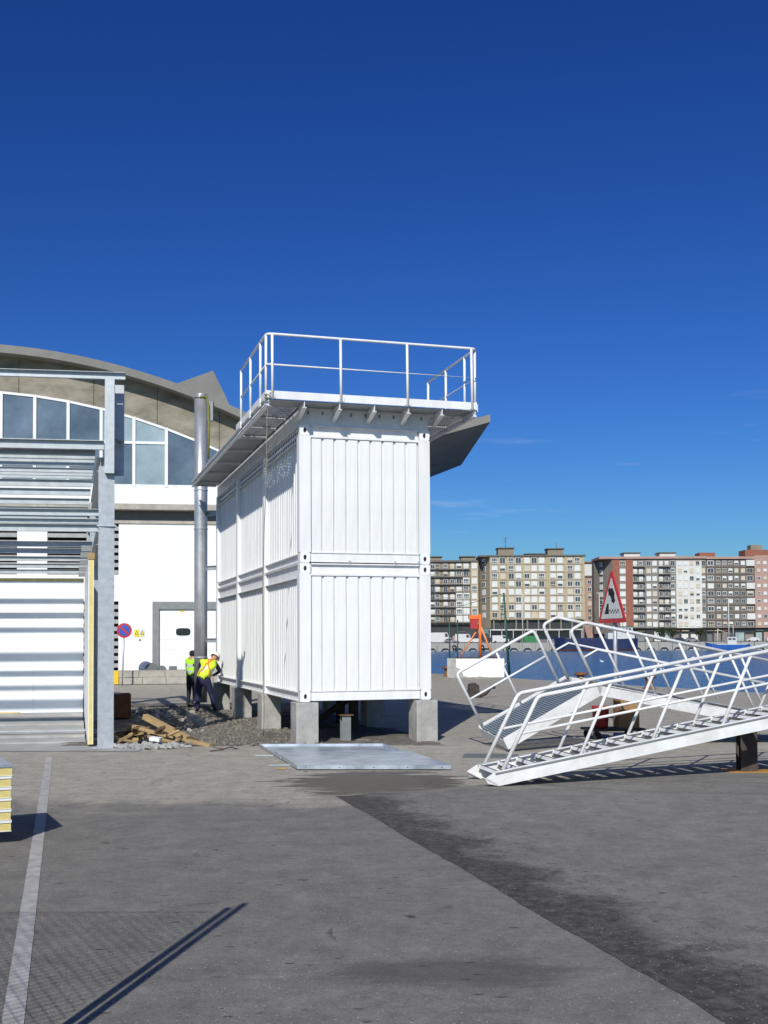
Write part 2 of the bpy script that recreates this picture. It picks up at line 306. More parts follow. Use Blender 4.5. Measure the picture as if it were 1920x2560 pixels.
# ------------------------------------------------------------------ mesh helpers
class MB:
    def __init__(s): s.v = []; s.f = []; s.m = []; s.sm = []
    def add(s, vs, fs, m=0, smooth=False):
        o = len(s.v); s.v += [tuple(v) for v in vs]
        for f in fs: s.f.append(tuple(i + o for i in f)); s.m.append(m); s.sm.append(smooth)
        return s
    def box(s, a, b, m=0):
        x0, y0, z0 = a; x1, y1, z1 = b
        return s.add([(x0, y0, z0), (x1, y0, z0), (x1, y1, z0), (x0, y1, z0), (x0, y0, z1), (x1, y0, z1), (x1, y1, z1), (x0, y1, z1)],
                     [(0, 3, 2, 1), (4, 5, 6, 7), (0, 1, 5, 4), (1, 2, 6, 5), (2, 3, 7, 6), (3, 0, 4, 7)], m)
    def hexa(s, p, m=0):       # eight points, bottom ring then top ring
        return s.add(p, [(0, 3, 2, 1), (4, 5, 6, 7), (0, 1, 5, 4), (1, 2, 6, 5), (2, 3, 7, 6), (3, 0, 4, 7)], m)
    def beam(s, p, q, wd, ht, up=(0, 0, 1), m=0):
        p, q = Vector(p), Vector(q); d = (q - p).normalized(); u = Vector(up); r = d.cross(u).normalized(); u = r.cross(d).normalized()
        r *= wd / 2; u *= ht / 2
        return s.hexa([p - r - u, p + r - u, q + r - u, q - r - u, p - r + u, p + r + u, q + r + u, q - r + u], m)
    def section(s, poly, p, q, up=(0, 0, 1), m=0):
        """extrude a closed 2-D section (x right of travel, y up) from p to q"""
        p, q = Vector(p), Vector(q); d = (q - p).normalized(); u = Vector(up); r = d.cross(u).normalized(); u = r.cross(d).normalized()
        n = len(poly); vs = [e + r * x + u * y for e in (p, q) for x, y in poly]
        fs = [(i, (i + 1) % n, n + (i + 1) % n, n + i) for i in range(n)] + [tuple(range(n - 1, -1, -1)), tuple(range(n, 2 * n))]
        return s.add(vs, fs, m)
    def tube(s, pts, r, n=8, m=0, cap=True, closed=False):
        pts = [Vector(p) for p in pts]; rs = r if isinstance(r, (list, tuple)) else [r] * len(pts)
        vs = []; prev = None; k = len(pts)
        for i, p in enumerate(pts):
            if i == 0: d = pts[1] - p
            elif i == k - 1: d = p - pts[-2]
            else: d = (pts[i + 1] - p).normalized() + (p - pts[i - 1]).normalized()
            d.normalize()
            if prev is None:
                a = Vector((0, 0, 1)) if abs(d.z) < .9 else Vector((1, 0, 0)); x = d.cross(a).normalized()
            else: x = (prev - d * prev.dot(d)).normalized()
            prev = x; y = d.cross(x)
            for j in range(n):
                t = 2 * math.pi * j / n; vs.append(p + (x * math.cos(t) + y * math.sin(t)) * rs[i])
        fs = [(i * n + j, i * n + (j + 1) % n, (i + 1) * n + (j + 1) % n, (i + 1) * n + j) for i in range(k - 1) for j in range(n)]
        s.add(vs, fs, m, True)
        if cap:
            o = len(s.v) - len(vs)
            s.f += [tuple(o + j for j in range(n - 1, -1, -1)), tuple(o + (k - 1) * n + j for j in range(n))]; s.m += [m, m]; s.sm += [False, False]
        return s
    def prism(s, poly, ax, d0, d1, m=0):
        """polygon in the plane normal to ax ('x': (y,z), 'y': (x,z), 'z': (x,y)) extruded d0..d1"""
        def P(a, b, d): return {'x': (d, a, b), 'y': (a, d, b), 'z': (a, b, d)}[ax]
        n = len(poly); vs = [P(a, b, d) for d in (d0, d1) for a, b in poly]
        return s.add(vs, [tuple(range(n)), tuple(range(2 * n - 1, n - 1, -1))] + [(i, n + i, n + (i + 1) % n, (i + 1) % n) for i in range(n)], m)
    def build(s, name, mats, parent=None, loc=None, rot=None, bevel=0):
        me = bpy.data.meshes.new(name); me.from_pydata(s.v, [], s.f)
        for mm in (mats if isinstance(mats, (list, tuple)) else [mats]): me.materials.append(M[mm] if isinstance(mm, str) else mm)
        me.polygons.foreach_set('material_index', s.m); me.polygons.foreach_set('use_smooth', s.sm)
        bm = bmesh.new(); bm.from_mesh(me); bmesh.ops.recalc_face_normals(bm, faces=bm.faces); bm.to_mesh(me); bm.free()
        return link(name, me, parent, loc, rot, bevel)
def link(name, me, parent=None, loc=None, rot=None, bevel=0):
    o = bpy.data.objects.new(name, me); COL.objects.link(o); o.parent = parent
    if loc: o.location = loc
    if rot: o.rotation_euler = rot
    if bevel:
        b = o.modifiers.new('bevel', 'BEVEL'); b.width = bevel; b.segments = 2; b.limit_method = 'ANGLE'
    return o
def tag(o, label, cat, group=None):
    o['label'] = label; o['category'] = cat
    if group: o['group'] = group
    return o
def thing(name, label, cat, loc=(0, 0, 0), rot=(0, 0, 0), group=None):
    o = bpy.data.objects.new(name, None); COL.objects.link(o); o.location = loc; o.rotation_euler = rot
    o.empty_display_size = .2
    return tag(o, label, cat, group)
def kind(o, k): o['kind'] = k; return o
def copy_tree(o, parent=None):
    c = o.copy(); COL.objects.link(c); c.parent = parent
    for ch in list(o.children): copy_tree(ch, c)
    return c
def arc_corner(p, a, b, r, n=5):
    """points that round the corner p between directions to a and b"""
    p, a, b = Vector(p), Vector(a), Vector(b); da = (a - p).normalized(); db = (b - p).normalized()
    out = []
    for i in range(n + 1):
        t = i / n; out.append(p + da * r * (1 - t) ** 2 + db * r * t ** 2)
    return out
ISEC = lambda wd, ht, tf, tw: [(-wd/2, -ht/2), (wd/2, -ht/2), (wd/2, -ht/2+tf), (tw/2, -ht/2+tf), (tw/2, ht/2-tf), (wd/2, ht/2-tf), (wd/2, ht/2), (-wd/2, ht/2), (-wd/2, ht/2-tf), (-tw/2, ht/2-tf), (-tw/2, -ht/2+tf), (-wd/2, -ht/2+tf)]
CSEC = lambda wd, ht, t: [(-wd/2, -ht/2), (wd/2, -ht/2), (wd/2, -ht/2+t), (-wd/2+t, -ht/2+t), (-wd/2+t, ht/2-t), (wd/2, ht/2-t), (wd/2, ht/2), (-wd/2, ht/2)]

# ------------------------------------------------------------------ the setting: quay, water, far shore
QD = Vector((.386, -.9225))                       # direction of the quay edge
def qedge(Y): return 2.73 + (63.2 - Y) * .4184
g = MB()
ys = [-40, 60, 320]
g.add([(-220, -40, 0), (qedge(-40), -40, 0), (qedge(320), 320, 0), (-220, 320, 0)], [(0, 1, 2, 3)])
kind(g.build('quay_ground', 'ground'), 'structure')
qw = MB()
a = Vector((qedge(-40), -40, 0)); b = Vector((qedge(320), 320, 0)); nrm = Vector((.9225, .386, 0))
qw.hexa([a + Vector((0, 0, -6)) - nrm, a + Vector((0, 0, -6)) + nrm * .02, b + Vector((0, 0, -6)) + nrm * .02, b + Vector((0, 0, -6)) - nrm,
         a - nrm + Vector((0, 0, -.006)), a + nrm * .02 + Vector((0, 0, -.006)), b + nrm * .02 + Vector((0, 0, -.006)), b - nrm + Vector((0, 0, -.006))])
kind(qw.build('quay_wall', 'conc'), 'structure')
kb = MB()
t = 0
pa = Vector((qedge(36), 36, 0)); dirq = (b - a).normalized()
while t < 44:
    L_ = random.uniform(1.4, 1.9); p0 = pa + dirq * t; p1 = pa + dirq * (t + L_ - .03)
    kb.hexa([p0 - nrm * .5 + Vector((0, 0, -.3)), p0 + nrm * .05 + Vector((0, 0, -.3)), p1 + nrm * .05 + Vector((0, 0, -.3)), p1 - nrm * .5 + Vector((0, 0, -.3)),
             p0 - nrm * .5 + Vector((0, 0, .05)), p0 + nrm * .05 + Vector((0, 0, .05)), p1 + nrm * .05 + Vector((0, 0, .05)), p1 - nrm * .5 + Vector((0, 0, .05))])
    t += L_
kind(kb.build('quay_coping', 'conc'), 'structure')
# newer asphalt on the right, joint running towards the camera; local x = distance from the joint
jd = Vector((.268, -.963)); jn = Vector((.963, .268)); J0 = Vector((-.33, 12.96))
pm = MB(); edge = []
tt = -1.0
while tt < 22:
    edge.append((random.uniform(-.012, .012) + .012 * math.sin(tt * 2.1), -tt)); tt += .18
far_edge = []
for i in range(60):
    x = .1 + i * .25; far_edge.append((x, .9 + .27 * x + .12 * noise.noise(Vector((x * 1.3, 3, 0))) + .05 * noise.noise(Vector((x * 6, 1, 0)))))
poly = edge + [(16, -22)] + [(16, far_edge[-1][1])] + far_edge[::-1]
pm.add([(x, y, 0) for x, y in poly], [tuple(range(len(poly)))])
po = pm.build('asphalt_patch', 'patch', loc=(J0.x, J0.y, .005), rot=(0, 0, math.atan2(jn.y, jn.x))); kind(po, 'structure')
# painted bay line, left
lm = MB(); A0 = Vector((-5.62, 18.85)); A1 = Vector((-1.45, 4.2)); dl = (A1 - A0).normalized(); nl = Vector((-dl.y, dl.x)) * .055
n_ = 60; vs = []
for i in range(n_ + 1):
    p = A0.lerp(A1, i / n_); j = .006 * noise.noise(Vector((i * .9, 0, 0)))
    vs += [(p.x - nl.x * (1 + j * 10), p.y - nl.y, .004), (p.x + nl.x * (1 - j * 10), p.y + nl.y, .004)]
lm.add(vs, [(2*i, 2*i+1, 2*i+3, 2*i+2) for i in range(n_)])
kind(lm.build('painted_line', 'linepaint'), 'structure')
# pale concrete apron round the steel frame
ap = MB(); pts = []
for i in range(40):
    x = -16 + i * .3; pts.append((x, 19.75 + .12 * (x + 4.3) * .15 + .18 * noise.noise(Vector((x, 7, 0))) + .07 * noise.noise(Vector((x * 4, 2, 0)))))
pts += [(-4.35, 20.2), (-4.55, 20.9), (-6.0, 26), (-8.5, 36), (-19, 36)]
ap.add([(x, y, .008) for x, y in pts], [tuple(range(len(pts)))])
kind(ap.build('concrete_apron', 'conc_apron'), 'structure')
# gravel bed under and beside the containers
def bed():
    mb = MB(); nx, ny = 60, 90; x0, x1, y0, y1 = -6.4, 1.6, 20.2, 35
    idx = {}
    for j in range(ny + 1):
        for i in range(nx + 1):
            x = x0 + (x1 - x0) * i / nx; y = y0 + (y1 - y0) * j / ny
            x += -.28 * (y - 20.5)
            f_ = min(1, i / 5, (nx - i) / 5, j / 5, (ny - j) / 5)
            z = -.03 + f_ * (.055 + .05 * noise.noise(Vector((x * 1.1, y * 1.1, 0))) + .035 * noise.noise(Vector((x * 4, y * 4, 5))))
            idx[i, j] = len(mb.v); mb.v.append((x, y, z))
    for j in range(ny):
        for i in range(nx): mb.f.append((idx[i, j], idx[i+1, j], idx[i+1, j+1], idx[i, j+1])); mb.m.append(0); mb.sm.append(True)
    return mb
kind(bed().build('gravel_bed', 'earth'), 'structure')
wm = MB(); wm.add([(-900, -300, -1.5), (2500, -300, -1.5), (2500, 346, -1.5), (-900, 346, -1.5)], [(0, 1, 2, 3)])
kind(wm.build('water', 'water'), 'structure')
fq = MB(); fq.box((-500, 345, -5), (1200, 1200, 1.0)); kind(fq.build('far_quay', 'conc'), 'structure')
fl = MB()
for i in range(46):                                # concrete fender piers along the far quay
    x = -8 + i * 4.2; fl.prism([(x, -2), (x, .9), (x + 3.2, .9), (x + 3.2, -2), (x + 2.8, -1.1), (x + 2.2, -.55), (x + 1.0, -.55), (x + .4, -1.1)], 'y', 344.2, 345.0)
kind(fl.build('fender_piers', 'conc'), 'structure')

# ------------------------------------------------------------------ container cabins
CO = (-1.568, 20.78, 0); CY = .2883; CW = 2.57; CH = 2.59; CB = 3.68; CL = 3 * CB; HB = .786
def cpt(u, v, z=0):
    c, s = math.cos(CY), math.sin(CY); return Vector((CO[0] + u * c - v * s, CO[1] + u * s + v * c, z))
def casting_mesh():
    """corner casting 0.2 x 0.2 x 0.2 with a real oval slot on the -y face"""
    mb = MB(); S = .1; n = 20; rx, rz = .03, .048
    mb.box((-S, -S + .03, -S), (S, S, S))
    ring = []; sq = []
    for i in range(n):
        t = 2 * math.pi * i / n; c, s_ = math.cos(t), math.sin(t); ring.append((rx * c, rz * s_)); k = S / max(abs(c), abs(s_)); sq.append((c * k, s_ * k))
    vs = [(x, -S, z) for x, z in sq] + [(x, -S, z) for x, z in ring] + [(x, -S + .028, z) for x, z in ring] + [(x, -S + .03, z) for x, z in sq]
    mb.add(vs, [(i, (i+1) % n, n + (i+1) % n, n + i) for i in range(n)] + [(n + i, n + (i+1) % n, 2*n + (i+1) % n, 2*n + i) for i in range(n)] + [(3*n + i, 3*n + (i+1) % n, (i+1) % n, i) for i in range(n)])
    mb.add([(x, -S + .027, z) for x, z in ring], [tuple(range(n))], 1)
    me = bpy.data.meshes.new('casting'); me.from_pydata(mb.v, [], mb.f); me.materials.append(M['white']); me.materials.append(M['dark'])
    me.polygons.foreach_set('material_index', mb.m)
    bm = bmesh.new(); bm.from_mesh(me); bmesh.ops.recalc_face_normals(bm, faces=bm.faces); bm.to_mesh(me); bm.free(); return me
CAST = casting_mesh()
def panel_mesh(wd, ht):
    mb = MB(); d = .036
    mb.prism([(0, d), (0, d + .012), (wd, d + .012), (wd, d), (wd - .010, d), (wd - .036, 0), (.022, 0), (.003, d)], 'z', 0, ht)
    me = bpy.data.meshes.new('wall_panel'); me.from_pydata(mb.v, [], mb.f); me.materials.append(M['white'])
    bm = bmesh.new(); bm.from_mesh(me); bmesh.ops.recalc_face_normals(bm, faces=bm.faces); bm.to_mesh(me); bm.free(); return me
NP = 9; PW = (CW - 2 * .225) / NP
PANEL = panel_mesh(PW - .004, CH - .445)
def rib_sheet(length, z0, z1):
    """trapezoidal cladding running along +y, facing -x"""
    mb = MB(); n = int(length / .185); p = length / n; prof = []
    for i in range(n):
        y = i * p; prof += [(0.085, y), (0.085, y + p * .40), (0.0, y + p * .50), (0.0, y + p * .92)]
    prof.append((.085, length))
    k = len(prof); vs = [(x, y, z) for z in (z0, z1) for x, y in prof] 
    mb.add(vs, [(i, i + 1, k + i + 1, k + i) for i in range(k - 1)])
    vs2 = [(.1, 0, z0), (.1, length, z0), (.1, length, z1), (.1, 0, z1)]; mb.add(vs2, [(0, 1, 2, 3)])
    return mb
def container(z, label, top):
    t = thing('container_cabin', label, 'container', (CO[0], CO[1], z), (0, 0, CY))
    H = CH
    for (u, sx) in ((0, 1), (CW, -1)):
        for k in range(4):
            v = k * CB; end = k in (0, 3); pw = .225 if end else .2
            vv0 = v if k == 0 else (v - pw if k == 3 else v - pw / 2)
            x0, x1 = (u, u + .22) if sx > 0 else (u - .22, u)
            m = MB(); e_ = .2 if end else .003; m.box((x0, vv0, e_), (x1, vv0 + pw, H - e_))
            if end: m.box((x0 + .05, (vv0 + .06), .004), (x1 - .05, vv0 + pw - .06, e_)); m.box((x0 + .05, vv0 + .06, H - e_), (x1 - .05, vv0 + pw - .06, H - .004))
            post = m.build('corner_post' if end else 'side_post', 'white', t)
            if end:
                for zz in (.1 + .003, H - .1 - .003):
                    c = link('corner_casting', CAST, post, (u + .108 * sx, .096 if k == 0 else CL - .096, zz), (0, 0, 0 if k == 0 else math.pi))
    # end walls: rails and single panels
    for end in (0, 1):
        def put(m, nm, mt='white'):
            o = m.build(nm, mt, t)
            if end: o.rotation_euler = (0, 0, math.pi); o.location = (CW, CL, 0)
            return o
        m = MB(); m.box((.222, .03, .02), (CW - .222, .2, .185)); put(m, 'bottom_rail')
        m = MB(); m.box((.222, .012, .187), (CW - .222, .2, .205)); put(m, 'sill')
        m = MB(); m.box((.222, .06, H - .19), (CW - .222, .2, H - .03)); put(m, 'top_rail')
        m = MB(); m.box((.222, .004, H - .028), (CW - .222, .2, H - .004)); put(m, 'top_flange')
        m = MB(); m.box((.222, .008, H - .235), (CW - .222, .2, H - .192)); put(m, 'head_trim')
        for i in range(NP):
            xx = .225 + i * PW
            if end: o = link('wall_panel', PANEL, t, (CW - xx - .002, CL - .03, .207), (0, 0, math.pi))
            else: o = link('wall_panel', PANEL, t, (xx + .002, .03, .207))
    # long sides
    for side in (0, 1):
        for k in range(3):
            y0 = k * CB + (.226 if k == 0 else .101); y1 = (k + 1) * CB - (.226 if k == 2 else .101)
            def puts(m, nm, mt='white', loc=(0, 0, 0)):
                o = m.build(nm, mt, t)
                if side: o.rotation_euler = (0, 0, math.pi); o.location = (CW - loc[0], CL - loc[1], loc[2])
                else: o.location = loc
                return o
            m = MB(); m.box((.07, y0, .02), (.22, y1, .165)); m.box((0.014, y0, .005), (.22, y1, .02)); m.box((0.014, y0, .165), (.22, y1, .18)); puts(m, 'bottom_rail')
            m = MB(); m.box((.07, y0, H - .26), (.22, y1, H - .02)); m.box((.014, y0, H - .02), (.22, y1, H - .005)); m.box((.014, y0, H - .275), (.22, y1, H - .26))
            rail = puts(m, 'top_rail')
            m = MB(); yy = y0 + .06
            while yy < y1 - .08:
                for zc in ((H - .075, H - .19) if top else ()): m.box((.06, yy, zc - .022), (.0715, yy + .045, zc + .022))
                yy += .17
            if top:
                kind(m.build('roof_hook_row', 'dark', rail), 'stuff')
            puts(rib_sheet(y1 - y0, .182, H - .277), 'side_cladding', loc=(.085, y0, 0))
    m = MB(); m.box((.2, .2, .1), (CW - .2, CL - .2, .16)); m.build('floor', 'darkg', t)
    m = MB(); m.box((.2, .2, H - .2), (CW - .2, CL - .2, H - .12)); m.build('roof', 'panelw', t)
    return t
lower = container(HB, 'white ribbed steel container cabin on concrete blocks, lower of the two', False)
upper = container(HB + CH, 'white ribbed steel container cabin under the railed roof deck, upper of the two', True)
m = MB()
for u in (.95, 1.85, 2.32): m.box((u, -.012, CH - .005), (u + .03, .03, CH + .055))
# clamps that tie the two cabins together
clamp = m.build('stacking_clamp', 'galv', lower)
# concrete pads under every post
for (u, off) in ((0, -.03), (CW, .03)):
    for k in range(4):
        v = k * CB; p = cpt(u + (.12 if u == 0 else -.12), v + (.14 if k == 0 else (-.14 if k == 3 else 0)))
        mb = MB(); mb.box((-.21, -.26, -.05), (.21, .26, HB - .004))
        where = {(0, 0): 'under the near left corner of the cabin, beside the sheet trays', (0, 1): 'on the gravel under the first side post of the cabin',
                 (0, 2): 'on the gravel under the second side post of the cabin', (0, 3): 'at the far corner of the cabin by the workers',
                 (1, 0): 'under the near right corner of the cabin', (1, 1): 'second back along the right side under the cabin',
                 (1, 2): 'third back along the right side under the cabin', (1, 3): 'at the far right corner under the cabin'}[(0 if u == 0 else 1, k)]
        o = mb.build('concrete_block', 'conc_pad', loc=p, rot=(0, 0, CY), bevel=.012)
        tag(o, 'grey concrete block ' + where, 'concrete block', 'concrete blocks under the cabins')

# ------------------------------------------------------------------ roof deck with railing
def deck():
    t = thing('roof_deck', 'white steel roof deck with pipe railing overhanging the stacked cabins', 'platform', (CO[0], CO[1], HB + 2 * CH), (0, 0, CY))
    z0 = .0; zb = .345; zd = .42           # fascia foot, underside of bearers, walking surface (above cabin top)
    U0, U1, V0, V1 = -.70, 3.36, -.5, 10.85
    def P(nm, m, mt='white', par=t, bevel=0): return m.build(nm, mt, par, bevel=bevel)
    # upstand frame on the cabin roof
    m = MB(); m.box((.03, .035, .004), (CW - .03, .085, zb - .02)); P('front_upstand', m)
    m = MB(); m.box((.03, CL - .085, .004), (CW - .03, CL - .035, zb - .02)); P('rear_upstand', m)
    for (x0, x1) in ((.03, .08), (CW - .08, CW - .03)):
        m = MB(); m.box((x0, .088, .004), (x1, CL - .088, zb - .02)); P('side_upstand', m)
    for i in range(9):
        m = MB(); u = .16 + i * .28; m.box((u, .015, .2), (u + .028, .035, .26)); P('bolt', m, 'steelg')
    # tapering cantilever bearers at the front
    nb = 7
    for i in range(nb):
        u = U0 + .03 + i * (U1 - U0 - .06) / (nb - 1)
        m = MB()
        y0_, y1_ = V0 + .016, (.03 if 0 < i < 6 else 3.0)
        if i in (0, 6):
            m.prism([(y0_, zb - .02), (y0_, zb - .12), (y1_, zb - .12), (y1_, zb - .02)], 'x', u - .006, u + .006)
            m.box((u - .035, y0_, zb - .13), (u + .035, y1_, zb - .12))
        else:
            m.prism([(y0_, zb - .02), (y0_, zb - .12), (y1_, zb - .26), (y1_, zb - .02)], 'x', u - .006, u + .006)
            m.hexa([(u - .04, y0_, zb - .132), (u + .04, y0_, zb - .132), (u + .04, y1_, zb - .272), (u - .04, y1_, zb - .272), (u - .04, y0_, zb - .12), (u + .04, y0_, zb - .12), (u + .04, y1_, zb - .26), (u - .04, y1_, zb - .26)])
        P('bearer', m)
    m = MB(); m.box((U0 + .05, V0 + .05, zb - .016), (U1 - .05, .09, zb + .0)); P('front_deck_sheet', m, 'galvdeck')
    # cross channels and slotted sheets on the side overhangs
    for (x0, x1, nm) in ((U0 + .03, -.02, 0), (CW + .02, U1 - .03, 1)):
        v = .1; k = 0
        while v < V1 - .05:
            v2 = min(v + (1.02 if v < 3 else 1.78), V1)
            m = MB()
            if v < 3.0:
                y = v
                while y < v2 - .03:
                    m.box((x0, y, zb - .004), (x1, y + .05, zb))
                    x = x0; j = 0
                    while x < x1 - .01:
                        xe = min(x + (.022 if (j * 7 + k * 3 + int(y * 31)) % 11 else .13), x1); m.box((x, y + .05, zb - .004), (xe, y + .075, zb)); x = xe + .028; j += 1
                    y += .075
                P('slotted_sheet', m, 'galvdeck')
            else:
                m.box((x0, v + .004, zb - .016), (x1, v2 - .004, zb)); P('deck_sheet', m, 'galvdeck')
            m = MB(); m.box((x0, v2 - .02, zb - .075), (x1, v2 + .02, zb - .018)); P('cross_channel', m)
            v = v2; k += 1
    # roof plate between the upstands
    m = MB(); m.box((.0, .1, zb + .004), (CW, CL, zb + .02)); P('centre_sheet', m, 'galvdeck')
    # edge beams and toe boards
    m = MB(); m.box((U0, V0, zb + .002), (U1, V0 + .012, zd + .07)); P('front_toe_board', m)
    for u, nm in ((U0, 0), (U1, 1)):
        s = -1 if nm == 0 else 1
        m = MB(); m.section(CSEC(.07, .15, .01) if s > 0 else [(-x, y) for x, y in CSEC(.07, .15, .01)][::-1], (u - .02 * s, V0 + .045, zb - .03), (u - .02 * s, V1, zb - .03)); P('edge_beam', m, 'galv' if 0 else 'white')
        m = MB(); m.box((u - .008, V0 + .045, zb + .048), (u + .008, 3.0, zd + .09)); P('side_toe_board', m)
    # railing: top rail with rounded corners, mid rail, posts
    zr = 1.53; zm = .97; r = .024
    a, b, c, d_ = Vector((U0, 2.42, zr)), Vector((U0, V0 + .02, zr)), Vector((U1, V0 + .02, zr)), Vector((U1, 2.42, zr))
    m = MB(); m.tube([a] + arc_corner(b, a, c, .12) + arc_corner(c, b, d_, .12) + [d_], r, 10); P('top_rail', m)
    a, b, c, d_ = [Vector((p.x, p.y, zm)) for p in (a, b, c, d_)]
    m = MB(); m.tube([a, b, c, d_], .019, 8); P('mid_rail', m)
    for (x, y) in ((U0, 2.38), (U0, 1.25), (U0, .16), (U0, V0 + .10), (U0 + .1, V0 + .02), (.68, V0 + .02), (1.97, V0 + .02), (U1 - .1, V0 + .02), (U1, V0 + .1), (U1, .16), (U1, 1.25), (U1, 2.38)):
        m = MB(); m.tube([(x, y - (.03 if y < -.45 else 0), zd - .08), (x, y - (.03 if y < -.45 else 0) * 0, zr - .01)], .025, 10)
        o = P('railing_post', m)
        if y < -.45:
            f = MB(); f.box((x - .06, V0 - .012, zd - .06), (x + .06, V0 - .001, zd + .02)); f.build('base_plate', 'white', o)
        else:
            f = MB(); s = -1 if x < 0 else 1; f.box((min(x + .01 * s, x + .03 * s), y - .07, zd - .1), (max(x + .01 * s, x + .03 * s), y + .07, zd + .04)); f.build('base_plate', 'white', o)
    return t
DECK = deck()

# flue pipe beside the far end of the cabins
def flue():
    p = cpt(-.36, 11.55); t = thing('flue_pipe', 'tall stainless steel flue pipe standing against the far end of the cabins', 'pipe', p)
    m = MB(); m.tube([(0, 0, .22), (0, 0, 3.2), (0, 0, 5.6), (0, 0, 8.85)], .185, 28); m.build('pipe_body', 'pipe', t)
    m = MB(); m.tube([(0, 0, 8.85), (0, 0, 8.9)], .21, 28); m.tube([(0, 0, 8.9), (0, 0, 8.98)], .17, 28); m.build('top_collar', 'pipe', t)
    for z in (1.45, 5.1, 6.2): m = MB(); m.tube([(0, 0, z), (0, 0, z + .04)], .193, 28); m.build('joint_band', 'galv', t)
    q = cpt(.02, CL + .02) - p
    for z in (1.95, 4.0, 5.55):
        m = MB(); m.section(ISEC(.08, .12, .012, .01), (.16, .0, z), (q.x + .02, q.y + .12, z)); m.build('wall_bracket', 'galv', t)
    m = MB(); m.box((.2, -.12, 8.2), (.36, .06, 8.75)); m.build('inlet_box', 'steelg', t)
    m = MB(); m.tube([(0, 0, .22), (0, 0, .2)], .19, 20); m.build('base_ring', 'galv', t)
    s = MB(); s.tube([(0, -.2, 8.86), (.17, -.14, 8.88), (.24, -.14, 8.6), (.25, -.15, 7.9), (.23, -.15, 7.1)], .035, 6)
    tag(s.build('lifting_strap', 'strap', loc=p), 'olive lifting strap hanging from the top of the flue pipe', 'strap')
flue()
# rope from the deck corner to the ground
rp_ = []
P0 = cpt(-.68, -.47, HB + 2 * CH + .38); P1 = cpt(-.42, 1.5, .03)
for i in range(30):
    t_ = i / 29; q = P0.lerp(P1, t_); q.x += .03 * math.sin(t_ * 9) * t_ + .012 * noise.noise(Vector((t_ * 18, 0, 0))); q.y += -.25 * math.sin(math.pi * t_); rp_.append(q)
m = MB(); m.tube(rp_, .008, 6)
kn = []
for i in range(14): kn.append(P0 + Vector((.05 * math.cos(i * .9), .05 * math.sin(i * .9) - .05, .06 - i * .008)))
m.tube(kn, .012, 6)
tag(m.build('rope', 'rope'), 'thin rope tied to the deck corner and hanging down the cabin side', 'rope')

